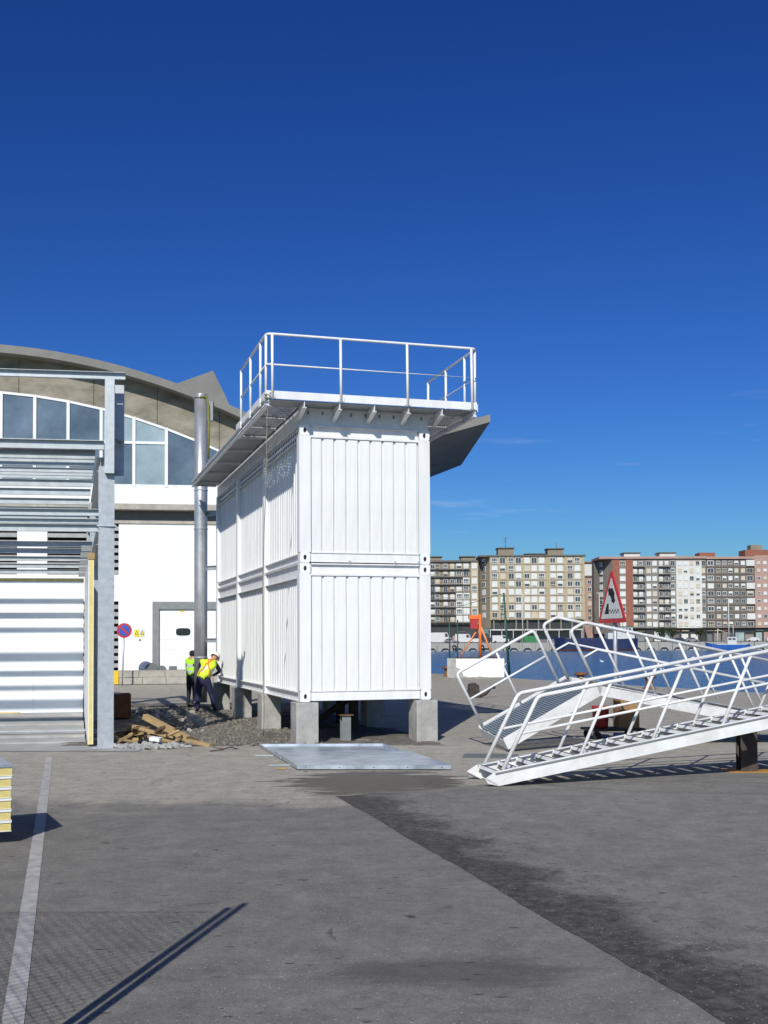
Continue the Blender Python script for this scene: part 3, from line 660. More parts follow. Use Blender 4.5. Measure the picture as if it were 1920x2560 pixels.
# ------------------------------------------------------------------ warehouse with vaulted concrete roof
WO = (-12.2, 51.3, 0); WY = R(9)
def warehouse():
    t = thing('warehouse', 'white warehouse with vaulted concrete roof, curved window band and loading dock', 'building', WO, (0, 0, WY))
    def P(nm, m, mt, par=t, bevel=0): return m.build(nm, mt, par, bevel=bevel)
    zr = lambda a: 15.31 - .0185 * (a + 6.5) ** 2
    zw = lambda a: 13.36 - .0202 * (a + 6.5) ** 2
    A0, A1 = -23.0, 10.0
    # vault roof slab with its light rim
    n = 44; xs = [A0 + (A1 - A0) * i / n for i in range(n + 1)]
    m = MB(); vs = []
    for a in xs: vs += [(a, -.75, zr(a) - .36), (a, -.75, zr(a)), (a, 16, zr(a)), (a, 16, zr(a) - .36)]
    fs = []
    for i in range(n):
        o = 4 * i
        for j in range(4): fs.append((o + j, o + 4 + j, o + 4 + (j + 1) % 4, o + (j + 1) % 4))
    fs += [(0, 1, 2, 3), (4*n, 4*n+3, 4*n+2, 4*n+1)]
    m.add(vs, fs); P('roof_vault', m, 'conc_roof')
    # concrete spandrel cast in bays
    bays = [-23, -19.2, -15.4, -11.6, -7.75, -4.45, -1.12, 1.75, 4.6, 7.4, 10]
    for a0, a1 in zip(bays[:-1], bays[1:]):
        m = MB(); k = 8; vs = []
        for i in range(k + 1):
            a = a0 + .012 + (a1 - a0 - .024) * i / k; vs += [(a, .1, max(zw(a), 8.9)), (a, .1, zr(a) - .3), (a, .5, max(zw(a), 8.9)), (a, .5, zr(a) - .3)]
        fs = []
        for i in range(k):
            o = 4 * i; fs += [(o, o+4, o+5, o+1), (o+2, o+3, o+7, o+6), (o, o+2, o+6, o+4)]
        fs += [(0, 1, 3, 2), (4*k, 4*k+2, 4*k+3, 4*k+1)]
        m.add(vs, fs); P('spandrel_bay', m, 'spandrel')
    m = MB(); m.box((A0, .5, 8.0), (A1 - 1, .7, 10.5)); m.box((A0 + 6, .5, 10.5), (A1 - 8, .7, 13)); P('inner_wall', m, 'dark')
    # windows
    mull = [-5.2 - 1.475 * k for k in range(9, 0, -1)] + [-5.2 + 1.475 * k for k in range(0, 9)]
    for i, (a0, a1) in enumerate(zip(mull[:-1], mull[1:])):
        if min(zw(a0), zw(a1)) < 9.3: continue
        f = MB()
        f.box((a0 - .07, -.02, 9.06), (a0 + .07, .14, zw(a0) - .0))
        fr = P('window', f, 'white')
        f = MB(); f.box((a0 + .072, .0, 9.06), (a1 - .072, .12, 9.18)); f.build('window_sill', 'white', fr)
        za, zb_ = zw(a0 + .07), zw(a1 - .07)
        f = MB(); f.hexa([(a0 + .072, .0, za - .11), (a1 - .072, .0, zb_ - .11), (a1 - .072, .12, zb_ - .11), (a0 + .072, .12, za - .11), (a0 + .072, .0, za), (a1 - .072, .0, zb_), (a1 - .072, .12, zb_), (a0 + .072, .12, za)])
        f.build('window_head', 'white', fr)
        zt = 11.12
        if min(za, zb_) > 11.35:
            f = MB(); f.box((a0 + .072, .0, zt - .06), (a1 - .072, .12, zt + .06)); f.build('transom', 'white', fr)
            f = MB(); f.hexa([(a0 + .072, .05, zt + .06), (a1 - .072, .05, zt + .06), (a1 - .072, .08, zt + .06), (a0 + .072, .08, zt + .06), (a0 + .072, .05, za - .11), (a1 - .072, .05, zb_ - .11), (a1 - .072, .08, zb_ - .11), (a0 + .072, .08, za - .11)])
            f.build('pane', 'glassp' if a0 > 0.3 and a0 < 2 or -1 < a0 < .3 else 'glass', fr)
            top0 = top1 = zt - .06
        else: top0, top1 = za - .11, zb_ - .11
        f = MB(); f.hexa([(a0 + .072, .05, 9.18), (a1 - .072, .05, 9.18), (a1 - .072, .08, 9.18), (a0 + .072, .08, 9.18), (a0 + .072, .05, top0), (a1 - .072, .05, top1), (a1 - .072, .08, top1), (a0 + .072, .08, top0)])
        f.build('pane', 'glassp' if (0.3 < a0 < 1.5 or -5 < a0 < -3) else 'glass', fr)
    # walls: upper band, ledge, lower wall with openings
    m = MB(); m.box((A0, .0, 8.22), (A1 - .5, .45, 9.06)); P('upper_wall', m, 'wallw')
    m = MB(); m.box((A0, -.55, 7.96), (A1 - .5, .45, 8.22)); P('ledge', m, 'stone')
    m = MB(); m.box((A0, .06, 7.5), (A1 - .5, .45, 7.96)); P('ledge_shade_band', m, 'darkg')  # dark grey colour stands in for the shadow under the ledge
    m = MB(); m.box((A0, -.06, 7.36), (A1 - .5, .06, 7.5)); P('string_course', m, 'stone')
    m = MB(); m.box((.03, 0, .62), (1.56, .45, 7.36)); m.box((1.56, 0, 3.76), (4.75, .45, 7.36)); m.box((4.75, 0, .62), (A1 - .5, .45, 7.36)); P('lower_wall', m, 'wallw')
    for a0, a1 in ((-4.46, -3.14), (-9.5, -8.2), (-14.5, -13.2)):
        m = MB(); m.box((a0, 0, .62), (a1, .45, 7.36)); P('pilaster', m, 'wallw')
    m = MB(); m.box((-8.2, .0, 3.78), (-4.46, .3, 5.0)); m.box((-3.14, .0, 3.78), (.03, .3, 5.0)); P('spandrel_panel', m, 'wallw')
    m = MB(); m.box((A0, .34, .62), (.03, .45, 7.36)); P('louvre_back', m, 'dark')  # near-black sheet paints in the shade between the slats
    for a0, a1 in ((-8.19, -4.47), (-3.13, .025)):
        for z0, z1 in ((.75, 3.76), (5.02, 7.3)):
            z = z0
            while z < z1 - .15:
                m = MB(); m.hexa([(a0, .02, z), (a1, .02, z), (a1, .26, z + .1), (a0, .26, z + .1), (a0, .02, z + .19), (a1, .02, z + .19), (a1, .26, z + .13), (a0, .26, z + .13)])
                P('louvre_slat', m, 'louvre'); z += .335
    # sectional door with grey surround and small window
    m = MB(); m.box((1.56, -.02, .62), (1.86, .1, 3.76)); m.box((4.45, -.02, .62), (4.75, .1, 3.76)); m.box((1.86, -.02, 3.42), (4.45, .1, 3.76)); P('door_surround', m, 'steelg')
    dr = MB(); dr.box((1.865, .12, .62), (4.445, .2, 3.42)); door = P('door', dr, 'panelw')
    for i in range(6):
        z = .63 + i * .465; m = MB()
        m.box((1.868, .085, z), (4.442, .119, z + .458)); m.build('door_section', 'panelw', door)
    def oval(cx, cz, hw, hh, n=24):
        out = []
        for i in range(n):
            t_ = 2 * math.pi * i / n; c, s_ = math.cos(t_), math.sin(t_)
            out.append((cx + hw * math.copysign(abs(c) ** .55, c), cz + hh * math.copysign(abs(s_) ** .55, s_)))
        return out
    m = MB(); m.prism(oval(2.95, 2.37, .37, .21), 'y', .07, .0845); fr = m.build('door_window', 'panelw', door)
    m = MB(); m.prism(oval(2.95, 2.37, .33, .175), 'y', .062, .0695); m.build('pane', 'glassd', fr)
    m = MB(); m.box((2.78, .07, 3.3), (3.0, .0845, 3.38)); m.build('label_plate', 'signyel', door)
    m = MB(); m.box((3.0, .07, 3.3), (3.08, .0845, 3.38)); m.build('label_plate', 'signwhite', door)
    # warning plates: yellow with black triangle
    for a in (.74, .99):
        m = MB(); m.box((a, -.012, 2.14), (a + .22, -.001, 2.48)); pl = P('warning_plate', m, 'signwhite' if a > .9 else 'signyel')
        m = MB(); m.prism([(a + .02, 2.24), (a + .2, 2.24), (a + .11, 2.45)], 'y', -.016, -.0125); tri = m.build('warning_triangle', 'black', pl)
        m = MB(); m.prism([(a + .05, 2.258), (a + .17, 2.258), (a + .11, 2.41)], 'y', -.019, -.0165); m.build('triangle_face', 'signyel', pl)
        m = MB(); m.box((a + .02, -.016, 2.155), (a + .2, -.0125, 2.22)); m.build('text_strip', 'signyel', pl)
    m = MB(); m.tube([(1.0, -.01, 2.0), (1.0, .0, 2.0)], .05, 14); P('call_button', m, 'darkg')
    # dock of stone blocks
    m = MB(); m.box((A0, -1.15, -.05), (A1, 0, .5)); P('dock_core', m, 'conc')
    row = [(0.02, .33, 0.), (.335, .595, .35)]
    for z0, z1, off in row:
        a = -.45 + off if z0 > .1 else .16
        while a < 7:
            wd = random.uniform(.85, 1.2); y = -1.2 - random.uniform(0, .03)
            m = MB(); m.box((a, y, z0), (a + wd - .015, -1.15, z1)); P('dock_block', m, 'stone', bevel=.012); a += wd
    a = -.6
    while a < 7:
        wd = random.uniform(1.4, 2.0); m = MB(); m.box((a, -1.22, .6), (a + wd - .02, -.0, .625)); P('dock_cap', m, 'stone'); a += wd
    m = MB(); m.box((-.62, -1.26, .03), (.14, -1.205, .63)); P('painted_block', m, 'yelpaint')
    for a, r_ in ((1.55, .33), (2.0, .2)):
        m = MB(); m.prism([(a + r_ * math.cos(k * math.pi / 12), .63 + r_ * math.sin(k * math.pi / 12)) for k in range(13)], 'y', -.35, -.2); P('wheel_guard', m, 'darkg')
    m = MB(); m.box((2.32, -.4, .63), (2.68, -.2, .8)); P('dock_bumper', m, 'darkg')
    # upswept roof wings
    m = MB(); th = .34
    q = [(9.2, -3.2, 9.95), (16.6, -3.95, 12.06), (18.0, 8.0, 12.0), (9.9, 8.0, 8.75)]
    m.hexa([(x, y, z - th) for x, y, z in q] + q); P('roof_wing', m, 'conc_roof')
    m = MB(); m.prism([(-1.5, 13.2), (-1.5, 14.75), (3.08, 16.53), (4.36, 17.04), (5.0, 15.74), (6.2, 13)], 'y', 10.2, 16); P('rear_roof_wing', m, 'conc_roof')
    m = MB(); m.box((A0, .72, 0), (A1 - .5, 16, 7.9)); P('core', m, 'conc_roof')
M['spandrel'] = mk('board_marked_concrete', (.27, .245, .19), .9, 0, .3, .7, .3, 12, (1, 1, 2.2), tint=(.13, .115, .085))
warehouse()

# no-parking sign by the dock
def round_sign():
    t = thing('no_parking_sign', 'round red and blue no parking sign on a leaning grey pole', 'sign', (-11.5, 49.2, 0), (0, 0, R(9)))
    m = MB(); m.tube([(0, 0, 0), (.09, 0, 2.4)], .035, 10); m.build('pole', 'galv', t)
    def disc(r, y0, y1, n=36): return MB().prism([(.09 + r * math.cos(2 * math.pi * k / n), 2.42 + r * math.sin(2 * math.pi * k / n)) for k in range(n)], 'y', y0, y1)
    f = disc(.325, -.055, -.04).build('plate', 'signred', t)
    disc(.245, -.060, -.0555).build('blue_field', 'signblue', f)
    m = MB(); c = .09; s = .245 * .72; w_ = .03
    m.prism([(c - s - w_, 2.42 + s - w_), (c - s + w_, 2.42 + s + w_), (c + s + w_, 2.42 - s + w_), (c + s - w_, 2.42 - s - w_)], 'y', -.064, -.0605); m.build('diagonal_bar', 'signred', f)
round_sign()

# ------------------------------------------------------------------ galvanised steel frame, left
FK = Vector((-5.08, 20.45, 0)); FE = Vector((math.cos(R(9)), math.sin(R(9)), 0)); FD = Vector((-math.sin(R(15.6)), math.cos(R(15.6)), 0))
def steel_frame():
    t = thing('unfinished_shed', 'galvanised steel building frame of columns, beams and close purlins', 'steel frame', FK)
    def F(a, d, z): return FE * a + FD * d + Vector((0, 0, z))
    def P(nm, m, mt='galv', par=t): return m.build(nm, mt, par)
    UPD = FD
    # columns: front pair in view, others behind
    def column(a, d, z0, z1, nm='column'):
        m = MB(); m.section(ISEC(.28, .28, .018, .012), F(a, d, z0), F(a, d, z1), up=UPD)
        o = P(nm, m); b = MB(); c = F(a, d, 0); b.box((c.x - .2, c.y - .2, z0), (c.x + .2, c.y + .2, z0 + .025)); b.build('base_plate', 'galv', o)
        return o
    c0 = column(0, 0, .0, 5.12)
    b = MB(); c = F(0, 0, 0); b.hexa([F(-.17, -.17, 4.02), F(.17, -.17, 4.02), F(.17, .17, 4.02), F(-.17, .17, 4.02), F(-.17, -.17, 4.05), F(.17, -.17, 4.05), F(.17, .17, 4.05), F(-.17, .17, 4.05)]); b.build('splice_plate', 'galv', c0)
    for d in (6.6, 12.6): column(-.05, d, 0, 5.25)
    for a in (-8.5,):
        for d in (0, 6.6, 12.6): column(a, d, 0, 5.25)
    # upper posts and the top beam
    for a, d, z0, z1 in ((.05, -.2, 4.98, 6.70), (.24, .28, 5.0, 6.70)):
        m = MB(); m.section(CSEC(.12, .17, .01), F(a, d, z0), F(a, d, z1), up=FE); P('upper_post', m)
    m = MB(); m.section(CSEC(.08, .13, .008), F(-11, -.2, 6.77), F(.32, -.2, 6.77)); P('top_beam', m)
    m = MB(); m.section(CSEC(.08, .1, .008), F(.05, -.2, 5.6), F(.3, .28, 5.6)); P('bracket', m)
    # front beams on both levels
    m = MB(); m.section(CSEC(.09, .17, .012), F(-11, -.05, 5.52), F(-.05, -.05, 5.52)); P('front_beam', m, 'galvd')
    for z, hh, a1 in ((4.29, .125, -.14), (4.13, .09, -.14), (4.0, .14, -.14)):
        m = MB(); m.section(CSEC(.08, hh, .01), F(-11, .02 if z > 4.05 else -.04, z), F(a1, .02 if z > 4.05 else -.04, z)); P('front_beam', m, 'galvd')
    # close roof purlins behind the front beam
    for k in range(7):
        if k == 3: continue
        d = .6 + k * .445
        m = MB(); m.section(CSEC(.045, .095, .006), F(-11, d, 5.41), F(-.2, d, 5.41)); P('roof_purlin', m, 'galvd')
    m = MB(); m.section(CSEC(.045, .095, .006), F(-11, .16, 5.41), F(-.2, .16, 5.41)); P('roof_purlin', m, 'galvd')
    for d in (4.02, 5.5, 7.3, 9.1, 11.0):
        m = MB(); m.section(CSEC(.07, .15, .006), F(-11, d, 5.37), F(-.2, d, 5.37)); P('roof_purlin', m, 'galvd')
    for d in (2.94, 4.73, 7.2, 9.8, 12.3):
        m = MB(); m.section(CSEC(.045, .11, .006), F(-11, d, 3.95), F(-.2, d, 3.95)); P('floor_joist', m, 'galvd')
        m = MB(); m.hexa([F(-.42, d - .09, 3.8), F(-.2, d - .09, 3.8), F(-.2, d - .04, 3.8), F(-.42, d - .04, 3.8), F(-.42, d - .09, 3.92), F(-.2, d - .09, 3.92), F(-.2, d - .04, 3.92), F(-.42, d - .04, 3.92)]); P('cleat', m, 'steelg')
    # side beams that carry them
    for z, hh in ((5.2, .26), (3.86, .3)):
        for a in (-.1, -8.5):
            m = MB(); m.section(ISEC(.14, hh, .014, .01), F(a, .16, z), F(a, 12.6, z)); P('side_beam', m)
    # insulated wall panels: back wall and side wall with the foam edge showing
    return t
FR = steel_frame()
def F(a, d, z): return FK + FE * a + FD * d + Vector((0, 0, z))
def panel_walls():
    t = thing('insulated_back_wall', 'white insulated panel wall with yellow foam top edge inside the steel frame', 'wall', F(-.3, 6.62, 0))
    o = F(-.3, 6.62, 0)
    aw = 0
    for k in range(9):
        a0 = -.33 - k * 1.15; a1 = a0 - 1.15 + .006
        q = lambda a, d, z: F(a, d, z) - o
        m = MB()
        for (d0, d1, mi, z1) in ((6.55, 6.56, 0, 3.36), (6.56, 6.64, 1, 3.44), (6.64, 6.65, 0, 3.36)):
            m.hexa([q(a1, d0, .26), q(a0, d0, .26), q(a0, d1, .26), q(a1, d1, .26), q(a1, d0, z1), q(a0, d0, z1), q(a0, d1, z1), q(a1, d1, z1)], mi)
        m.build('wall_panel', ['panelw', 'foam'], t)
    s = thing('insulated_side_wall', 'white insulated side wall panel with yellow foam edge beside the steel column', 'wall', F(-.33, .2, 0))
    o2 = F(-.33, .2, 0)
    for k in range(6):
        d0 = .14 + k * 1.05; d1 = d0 + 1.046; m = MB(); q = lambda a, d, z: F(a, d, z) - o2
        for (a0, a1, mi) in ((-.31, -.30, 0), (-.30, -.225, 1), (-.225, -.215, 0)):
            e = .0 if mi == 0 else -.004
            m.hexa([q(a0, d0 + e * 0, .05), q(a1, d0, .05), q(a1, d1, .05), q(a0, d1, .05), q(a0, d0, 3.44), q(a1, d0, 3.44), q(a1, d1, 3.44), q(a0, d1, 3.44)], mi)
        m.build('wall_panel', ['panelw', 'foam'], s)
    m = MB(); m.hexa([F(-.33, .12, 3.445) - o2, F(-.2, .12, 3.445) - o2, F(-.2, .3, 3.445) - o2, F(-.33, .3, 3.445) - o2, F(-.33, .12, 3.56) - o2, F(-.2, .12, 3.56) - o2, F(-.2, .3, 3.56) - o2, F(-.33, .3, 3.56) - o2]); m.build('top_cap', 'wood', s)
    fl = MB()
    for k in range(6):
        d0 = 1.0 + k * .95 + .25 * (k > 2); zt = .04 + .044 * k
        fl.hexa([F(-11, d0, 0), F(-.34, d0, 0), F(-.34, 6.54, 0), F(-11, 6.54, 0), F(-11, d0 + .01, zt), F(-.34, d0 + .01, zt), F(-.34, 6.54, zt), F(-11, 6.54, zt)])
    kind(fl.build('floor_slab', 'conc_apron'), 'structure')
    for k, (a, d, L_, yaw) in enumerate(((-2.3, 5.6, 1.1, 8), (-3.6, 3.6, 2.2, 12), (-1.6, 2.3, 3.1, 9.5))):
        c = F(a, d, .04 + .044 * int((d - .8) / .95) + .03); m = MB(); m.box((-L_ / 2, -.05, 0), (L_ / 2, .05, .025))
        tag(m.build('floor_batten', ['foam', 'wood', 'galv'][k], loc=c + Vector((0, 0, .02)), rot=(0, 0, R(yaw))), ['short yellow offcut lying near the back wall panels', 'pale timber batten lying on the slab inside the frame', 'long grey strip lying across the front of the slab'][k], 'offcut')
panel_walls()

# stack of insulated panels at the left edge
def panel_stack():
    yaw = R(26); base = Vector((-3.56, 10.75, 0)); c, s = math.cos(yaw), math.sin(yaw)
    names = ['lowest', 'second from the bottom', 'third from the bottom', 'middle', 'third from the top', 'second from the top', 'topmost']
    for k in range(3):
        m = MB(); m.box((-.6 - k * 1.3, .05, 0), (-.5 - k * 1.3, .98, .12))
        if k == 0: tag(m.build('batten', 'wood', loc=base, rot=(0, 0, yaw)), 'timber batten under the panel stack, in its shadow', 'batten')
    for k in range(6):
        z = .122 + k * .105; j = random.uniform(-.012, .012)
        t = thing('sandwich_panel', 'yellow foam sandwich panel in the left edge stack, ' + ['lowest', 'second from the bottom', 'third from the bottom', 'third from the top', 'second from the top', 'topmost'][k] + ' of six', 'panel', base + Vector((0, 0, z)), (0, 0, yaw), 'sandwich panels stacked on battens')
        m = MB(); m.box((-3.4, .004, .005), (-.004 + j, 1.02, .095)); m.build('foam_core', 'foam', t)
        m = MB(); m.box((-3.4, -.004, .0955), (.004 + j, 1.03, .101)); m.box((-3.4, -.006, .082), (.0 + j, -.0005, .101)); m.build('top_sheet', 'panelw' if k < 5 else 'tray', t)
        m = MB(); m.box((-3.4, -.002, 0), (.002 + j, 1.03, .0045)); m.build('bottom_sheet', 'panelw', t)
panel_stack()

# ------------------------------------------------------------------ stairs lying on the quay
def stair_front():
    # local x along the stringers, y across (away from camera), z square to the stringers
    pitch = R(9.65); yaw = R(11.9)
    t = thing('steel_stair', 'white steel stair flight with pipe handrails lying on the asphalt, nearest', 'stairs', (1.49, 14.72, .012))
    t.rotation_euler = (Matrix.Rotation(yaw, 3, 'Z') @ Matrix.Rotation(-pitch, 3, 'Y')).to_euler()
    Ls = 6.3; Wd = .86; H = .19; th = R(37)
    up = Vector((math.cos(R(53)), 0, math.sin(R(53)))); tr = Vector((math.cos(th), 0, -math.sin(th)))
    for y, s in ((0, 1), (Wd, -1)):
        m = MB(); yo = y; yi = y + .06 * s
        prof = [(0.0, .0), (Ls, 0), (Ls, H), (-.02, H), (-.17, .13), (-.14, .06)]
        m.prism(prof, 'y', min(y, y + .008 * s), max(y, y + .008 * s))
        m.box((0.02, min(y + .0085 * s, yi), 0.0), (Ls, max(y + .0085 * s, yi), .012)); m.box((0, min(y + .0085 * s, yi), H - .012), (Ls, max(y + .0085 * s, yi), H))
        o = m.build('stringer', 'white2', t)
        m = MB(); m.box((-.02, min(y - .012 * s, y - .001 * s), H - .035), (Ls, max(y - .012 * s, y - .001 * s), H - .012)); m.build('edge_strip', 'steelg', o)
        foot = MB(); d = Vector((-.02, 0, H)); foot.hexa([Vector((-.17, min(yo, yi), .125)), Vector((-.17, max(yo, yi), .125)), Vector((0, max(yo, yi), -.004)), Vector((0, min(yo, yi), -.004)), Vector((-.16, min(yo, yi), .137)), Vector((-.16, max(yo, yi), .137)), Vector((.01, max(yo, yi), .008)), Vector((.01, min(yo, yi), .008))]); foot.build('foot_plate', 'white2', o)
    k = 0; sx = .12
    while sx < Ls - .25:
        p = Vector((sx, 0, .115)); m = MB(); a = p - tr * .12; b = p + tr * .12; nrm_ = Vector((tr.z * -1, 0, tr.x)) * .012
        m.hexa([a + Vector((0, .062, 0)), a + Vector((0, Wd - .062, 0)), b + Vector((0, Wd - .062, 0)), b + Vector((0, .062, 0)), a + nrm_ + Vector((0, .062, 0)), a + nrm_ + Vector((0, Wd - .062, 0)), b + nrm_ + Vector((0, Wd - .062, 0)), b + nrm_ + Vector((0, .062, 0))])
        tm = m.build('tread', ['treadm'], t)
        for yy in (.05, Wd - .062):        # white end gussets
            g_ = MB(); gg = Vector((tr.z * -1, 0, tr.x)); pts = [a - tr * .01, b, b + gg * -.05, a + gg * -.07, ]
            vs = [q + Vector((0, yy + e, 0)) for e in (0, .01) for q in pts]
            g_.add(vs, [(0, 1, 2, 3), (7, 6, 5, 4), (0, 4, 5, 1), (1, 5, 6, 2), (2, 6, 7, 3), (3, 7, 4, 0)])
            g_.build('end_gusset', 'white2', tm)
        nose = MB(); nose.hexa([a + Vector((0, .062, 0)) - nrm_ * 4, a + Vector((0, Wd - .062, 0)) - nrm_ * 4, a + tr * .012 + Vector((0, Wd - .062, 0)) - nrm_ * 4, a + tr * .012 + Vector((0, .062, 0)) - nrm_ * 4,
                                a + Vector((0, .062, 0)) - nrm_ * .1, a + Vector((0, Wd - .062, 0)) - nrm_ * .1, a + tr * .012 + Vector((0, Wd - .062, 0)) - nrm_ * .1, a + tr * .012 + Vector((0, .062, 0)) - nrm_ * .1]); nose.build('nosing', 'white2', tm)
        sx += .272
    for y in (.03, Wd - .03):
        base = Vector((.1, y, H)); L_ = 1.08
        p0 = base; p1 = base + up * L_; p2 = Vector((Ls - .1, y, p1.z))
        m = MB(); m.tube([p0] + arc_corner(p1, p0, p2, .07) + [p2], .028, 10); h = m.build('handrail', 'white2', t)
        m = MB(); q0 = base + up * .53; m.tube([q0, Vector((Ls - .1, y, q0.z))], .019, 8); m.build('mid_rail', 'white2', t)
        for k in range(1, 6):
            b0 = base + Vector((1.05 * k, 0, 0)); m = MB(); m.tube([b0 - Vector((0, 0, .08)), b0 + up * L_], .022, 10); m.build('baluster_post', 'white2', t)
    return t
stair_front()
# trestle post under the flight
tp = thing('trestle_post', 'dark rusty steel post on an orange rust plate propping the near stair', 'post', (5.26, 16.35, 0))
m = MB(); m.section(ISEC(.24, .24, .016, .012), (0, 0, .012), (0, 0, .62), up=(0, 1, 0)); m.build('post', 'rustd', tp)
m = MB(); m.box((-.32, -.24, .004), (.32, .24, .014)); m.build('base_plate', 'rusto', tp)
m = MB(); m.box((-.16, -.14, .62), (.16, .14, .635)); m.build('head_plate', 'rustd', tp)

def stair_rear():
    tilt = R(28); yaw = R(11.5)
    t = thing('steel_stair_with_landing', 'white steel stair with slatted landing tipped up behind the nearest flight', 'stairs', (1.80, 20.5, .17))
    t.rotation_euler = (Matrix.Rotation(yaw, 3, 'Z') @ Matrix.Rotation(-tilt, 3, 'Y') @ Matrix.Rotation(R(6), 3, 'X')).to_euler()
    # local: x along landing (in use horizontal), y away from the camera is negative side -> near side at y=-Wd
    Wd = 1.3; LL = 1.9; H = .2; fl = 4.5; fa = R(39)
    fd = Vector((math.cos(fa), 0, -math.sin(fa))); fn = Vector((math.sin(fa), 0, math.cos(fa)))
    for y, s in ((0, -1), (-Wd, 1)):
        m = MB(); m.prism([(0, 0), (LL, 0), (LL + .1, H * .6), (LL, H + .02), (0, H + .02)], 'y', min(y, y + .008 * s), max(y, y + .008 * s))
        m.box((0, min(y + .0085 * s, y + .06 * s), 0), (LL, max(y + .0085 * s, y + .06 * s), .012)); m.build('landing_beam', 'white2', t)
        a = Vector((LL, y, 0)); 
        pts = [a + fn * .0, a + fd * fl, a + fd * fl + fn * .2, a + Vector((.02, 0, H))]
        m = MB(); d = .008 * s
        vs = [p + Vector((0, e, 0)) for e in (0, d) for p in pts]; m.add(vs, [(0, 1, 2, 3), (7, 6, 5, 4), (0, 4, 5, 1), (1, 5, 6, 2), (2, 6, 7, 3), (3, 7, 4, 0)])
        e0, e1 = sorted((y + .0085 * s, y + .06 * s))
        for k0, k1 in ((.0, .012), (.188, .2)):
            vs = [a + Vector((0, e, 0)) - Vector((0, y, 0)) + fd * x + fn * z for z in (k0, k1) for x, e in ((.15, e0), (.15, e1), (fl, e1), (fl, e0))]
            m.hexa(vs)
        m.build('stringer', 'white2', t)
    # slatted landing plate
    n = 38
    gm = MB()
    for i in range(n):
        x = .03 + i * (LL - .06) / n; gm.box((x, -Wd + .064, H - .04), (x + .032, -.064, H - .012))
    gm.box((.03, -Wd + .064, H - .07), (LL - .03, -Wd + .09, H - .042)); gm.box((.03, -.09, H - .07), (LL - .03, -.064, H - .042)); gm.box((.03, -Wd / 2 - .02, H - .07), (LL - .03, -Wd / 2 + .02, H - .042))
    gm.build('landing_grating', 'gratem', t)
    m = MB(); m.box((-.008, -Wd, 0), (-.001, 0, H - .02)); m.build('end_plate', 'white2', t)
    sx = .3
    while sx < fl - .1:
        p = Vector((LL, 0, 0)) + fd * sx + fn * .1; m = MB(); m.box((p.x - .12, -Wd + .062, p.z - .012), (p.x + .12, -.062, p.z)); tm = m.build('tread', 'treadm', t)
        for yy in (-Wd + .05, -.06): m = MB(); m.prism([(p.x - .125, p.z - .013), (p.x + .12, p.z - .013), (p.x + .12, p.z - .05), (p.x - .1, p.z - .075)], 'y', yy, yy + .01); m.build('end_gusset', 'white2', tm)
        sx += .285
    # landing railing, far side
    r = .028; y = -.03; z0 = H; zt = H + 1.08
    p0, p1, p2, p3 = Vector((.06, y, z0)), Vector((.06, y, zt)), Vector((1.72, y, zt)), Vector((1.72, y, z0))
    m = MB(); m.tube([p0] + arc_corner(p1, p0, p2, .09) + arc_corner(p2, p1, p3, .09) + [p3], r, 10); m.build('landing_rail', 'white2', t)
    m = MB(); m.tube([(.06, y, H + .54), (1.72, y, H + .54)], .019, 8); m.build('mid_rail', 'white2', t)
    m = MB(); m.tube([(.9, y, H - .1), (.9, y, zt)], .02, 8); m.build('baluster_post', 'white2', t)
    # flight railings
    for y in (-.03, -Wd + .03):
        b0 = Vector((LL + .02, y, H - .04)); k1 = b0 + Vector((0, 0, 1.12)); k2 = k1 + Vector((.3, 0, 0)); end = k2 + fd * (fl - .3)
        m = MB(); m.tube([b0] + arc_corner(k1, b0, k2, .09) + arc_corner(k2, k1, end, .07) + [end], r, 10); m.build('handrail', 'white2', t)
        k1 = b0 + Vector((0, 0, .58)); k2 = k1 + Vector((.3, 0, 0)); end = k2 + fd * (fl - .3)
        m = MB(); m.tube([k1, k2, end], .019, 8); m.build('mid_rail', 'white2', t)
        for k in range(1, 5):
            q = Vector((LL, y, 0)) + fd * (.1 + 1.03 * k) + fn * .12
            top = k2.z; xq = q.x
            # height of the handrail above this point
            s_ = (xq - (b0.x + .3)) / fd.x; zt_ = (b0.z + 1.12) + fd.z * s_
            m = MB(); m.tube([q, (xq, y, zt_)], .022, 10); m.build('baluster_post', 'white2', t)
    return t
stair_rear()

# trolley with a red bin and cartons behind the stairs
tr_ = thing('trolley', 'low wheeled trolley behind the stairs carrying a red bin and cartons', 'trolley', (4.45, 21.9, 0), (0, 0, R(8)))
m = MB(); m.box((-.55, -.35, .16), (.55, .35, .2)); m.build('deck', 'rustd', tr_)
for x in (-.42, .42):
    for y in (-.28, .28): m = MB(); m.tube([(x, y - .03, .08), (x, y + .03, .08)], .08, 14); m.build('wheel', 'black', tr_)
m = MB(); m.tube([(0, 0, 0), (0, 0, .05), (0, 0, .4), (0, 0, .43)], [.13, .145, .165, .18], 20)
tag(m.build('red_bin', 'red', loc=(4.2, 21.85, .2)), 'red plastic bin on the trolley behind the stairs', 'bin')
m = MB(); m.box((-.2, -.2, 0), (.2, .2, .34)); tag(m.build('carton', 'card', loc=(4.72, 21.95, .2), rot=(0, 0, R(5))), 'brown cardboard carton on the trolley, under another carton', 'box')
m = MB(); m.box((-.17, -.17, 0), (.17, .17, .3)); tag(m.build('carton', 'card', loc=(4.7, 21.95, .545), rot=(0, 0, R(14))), 'brown cardboard carton stacked on top of the other', 'box')

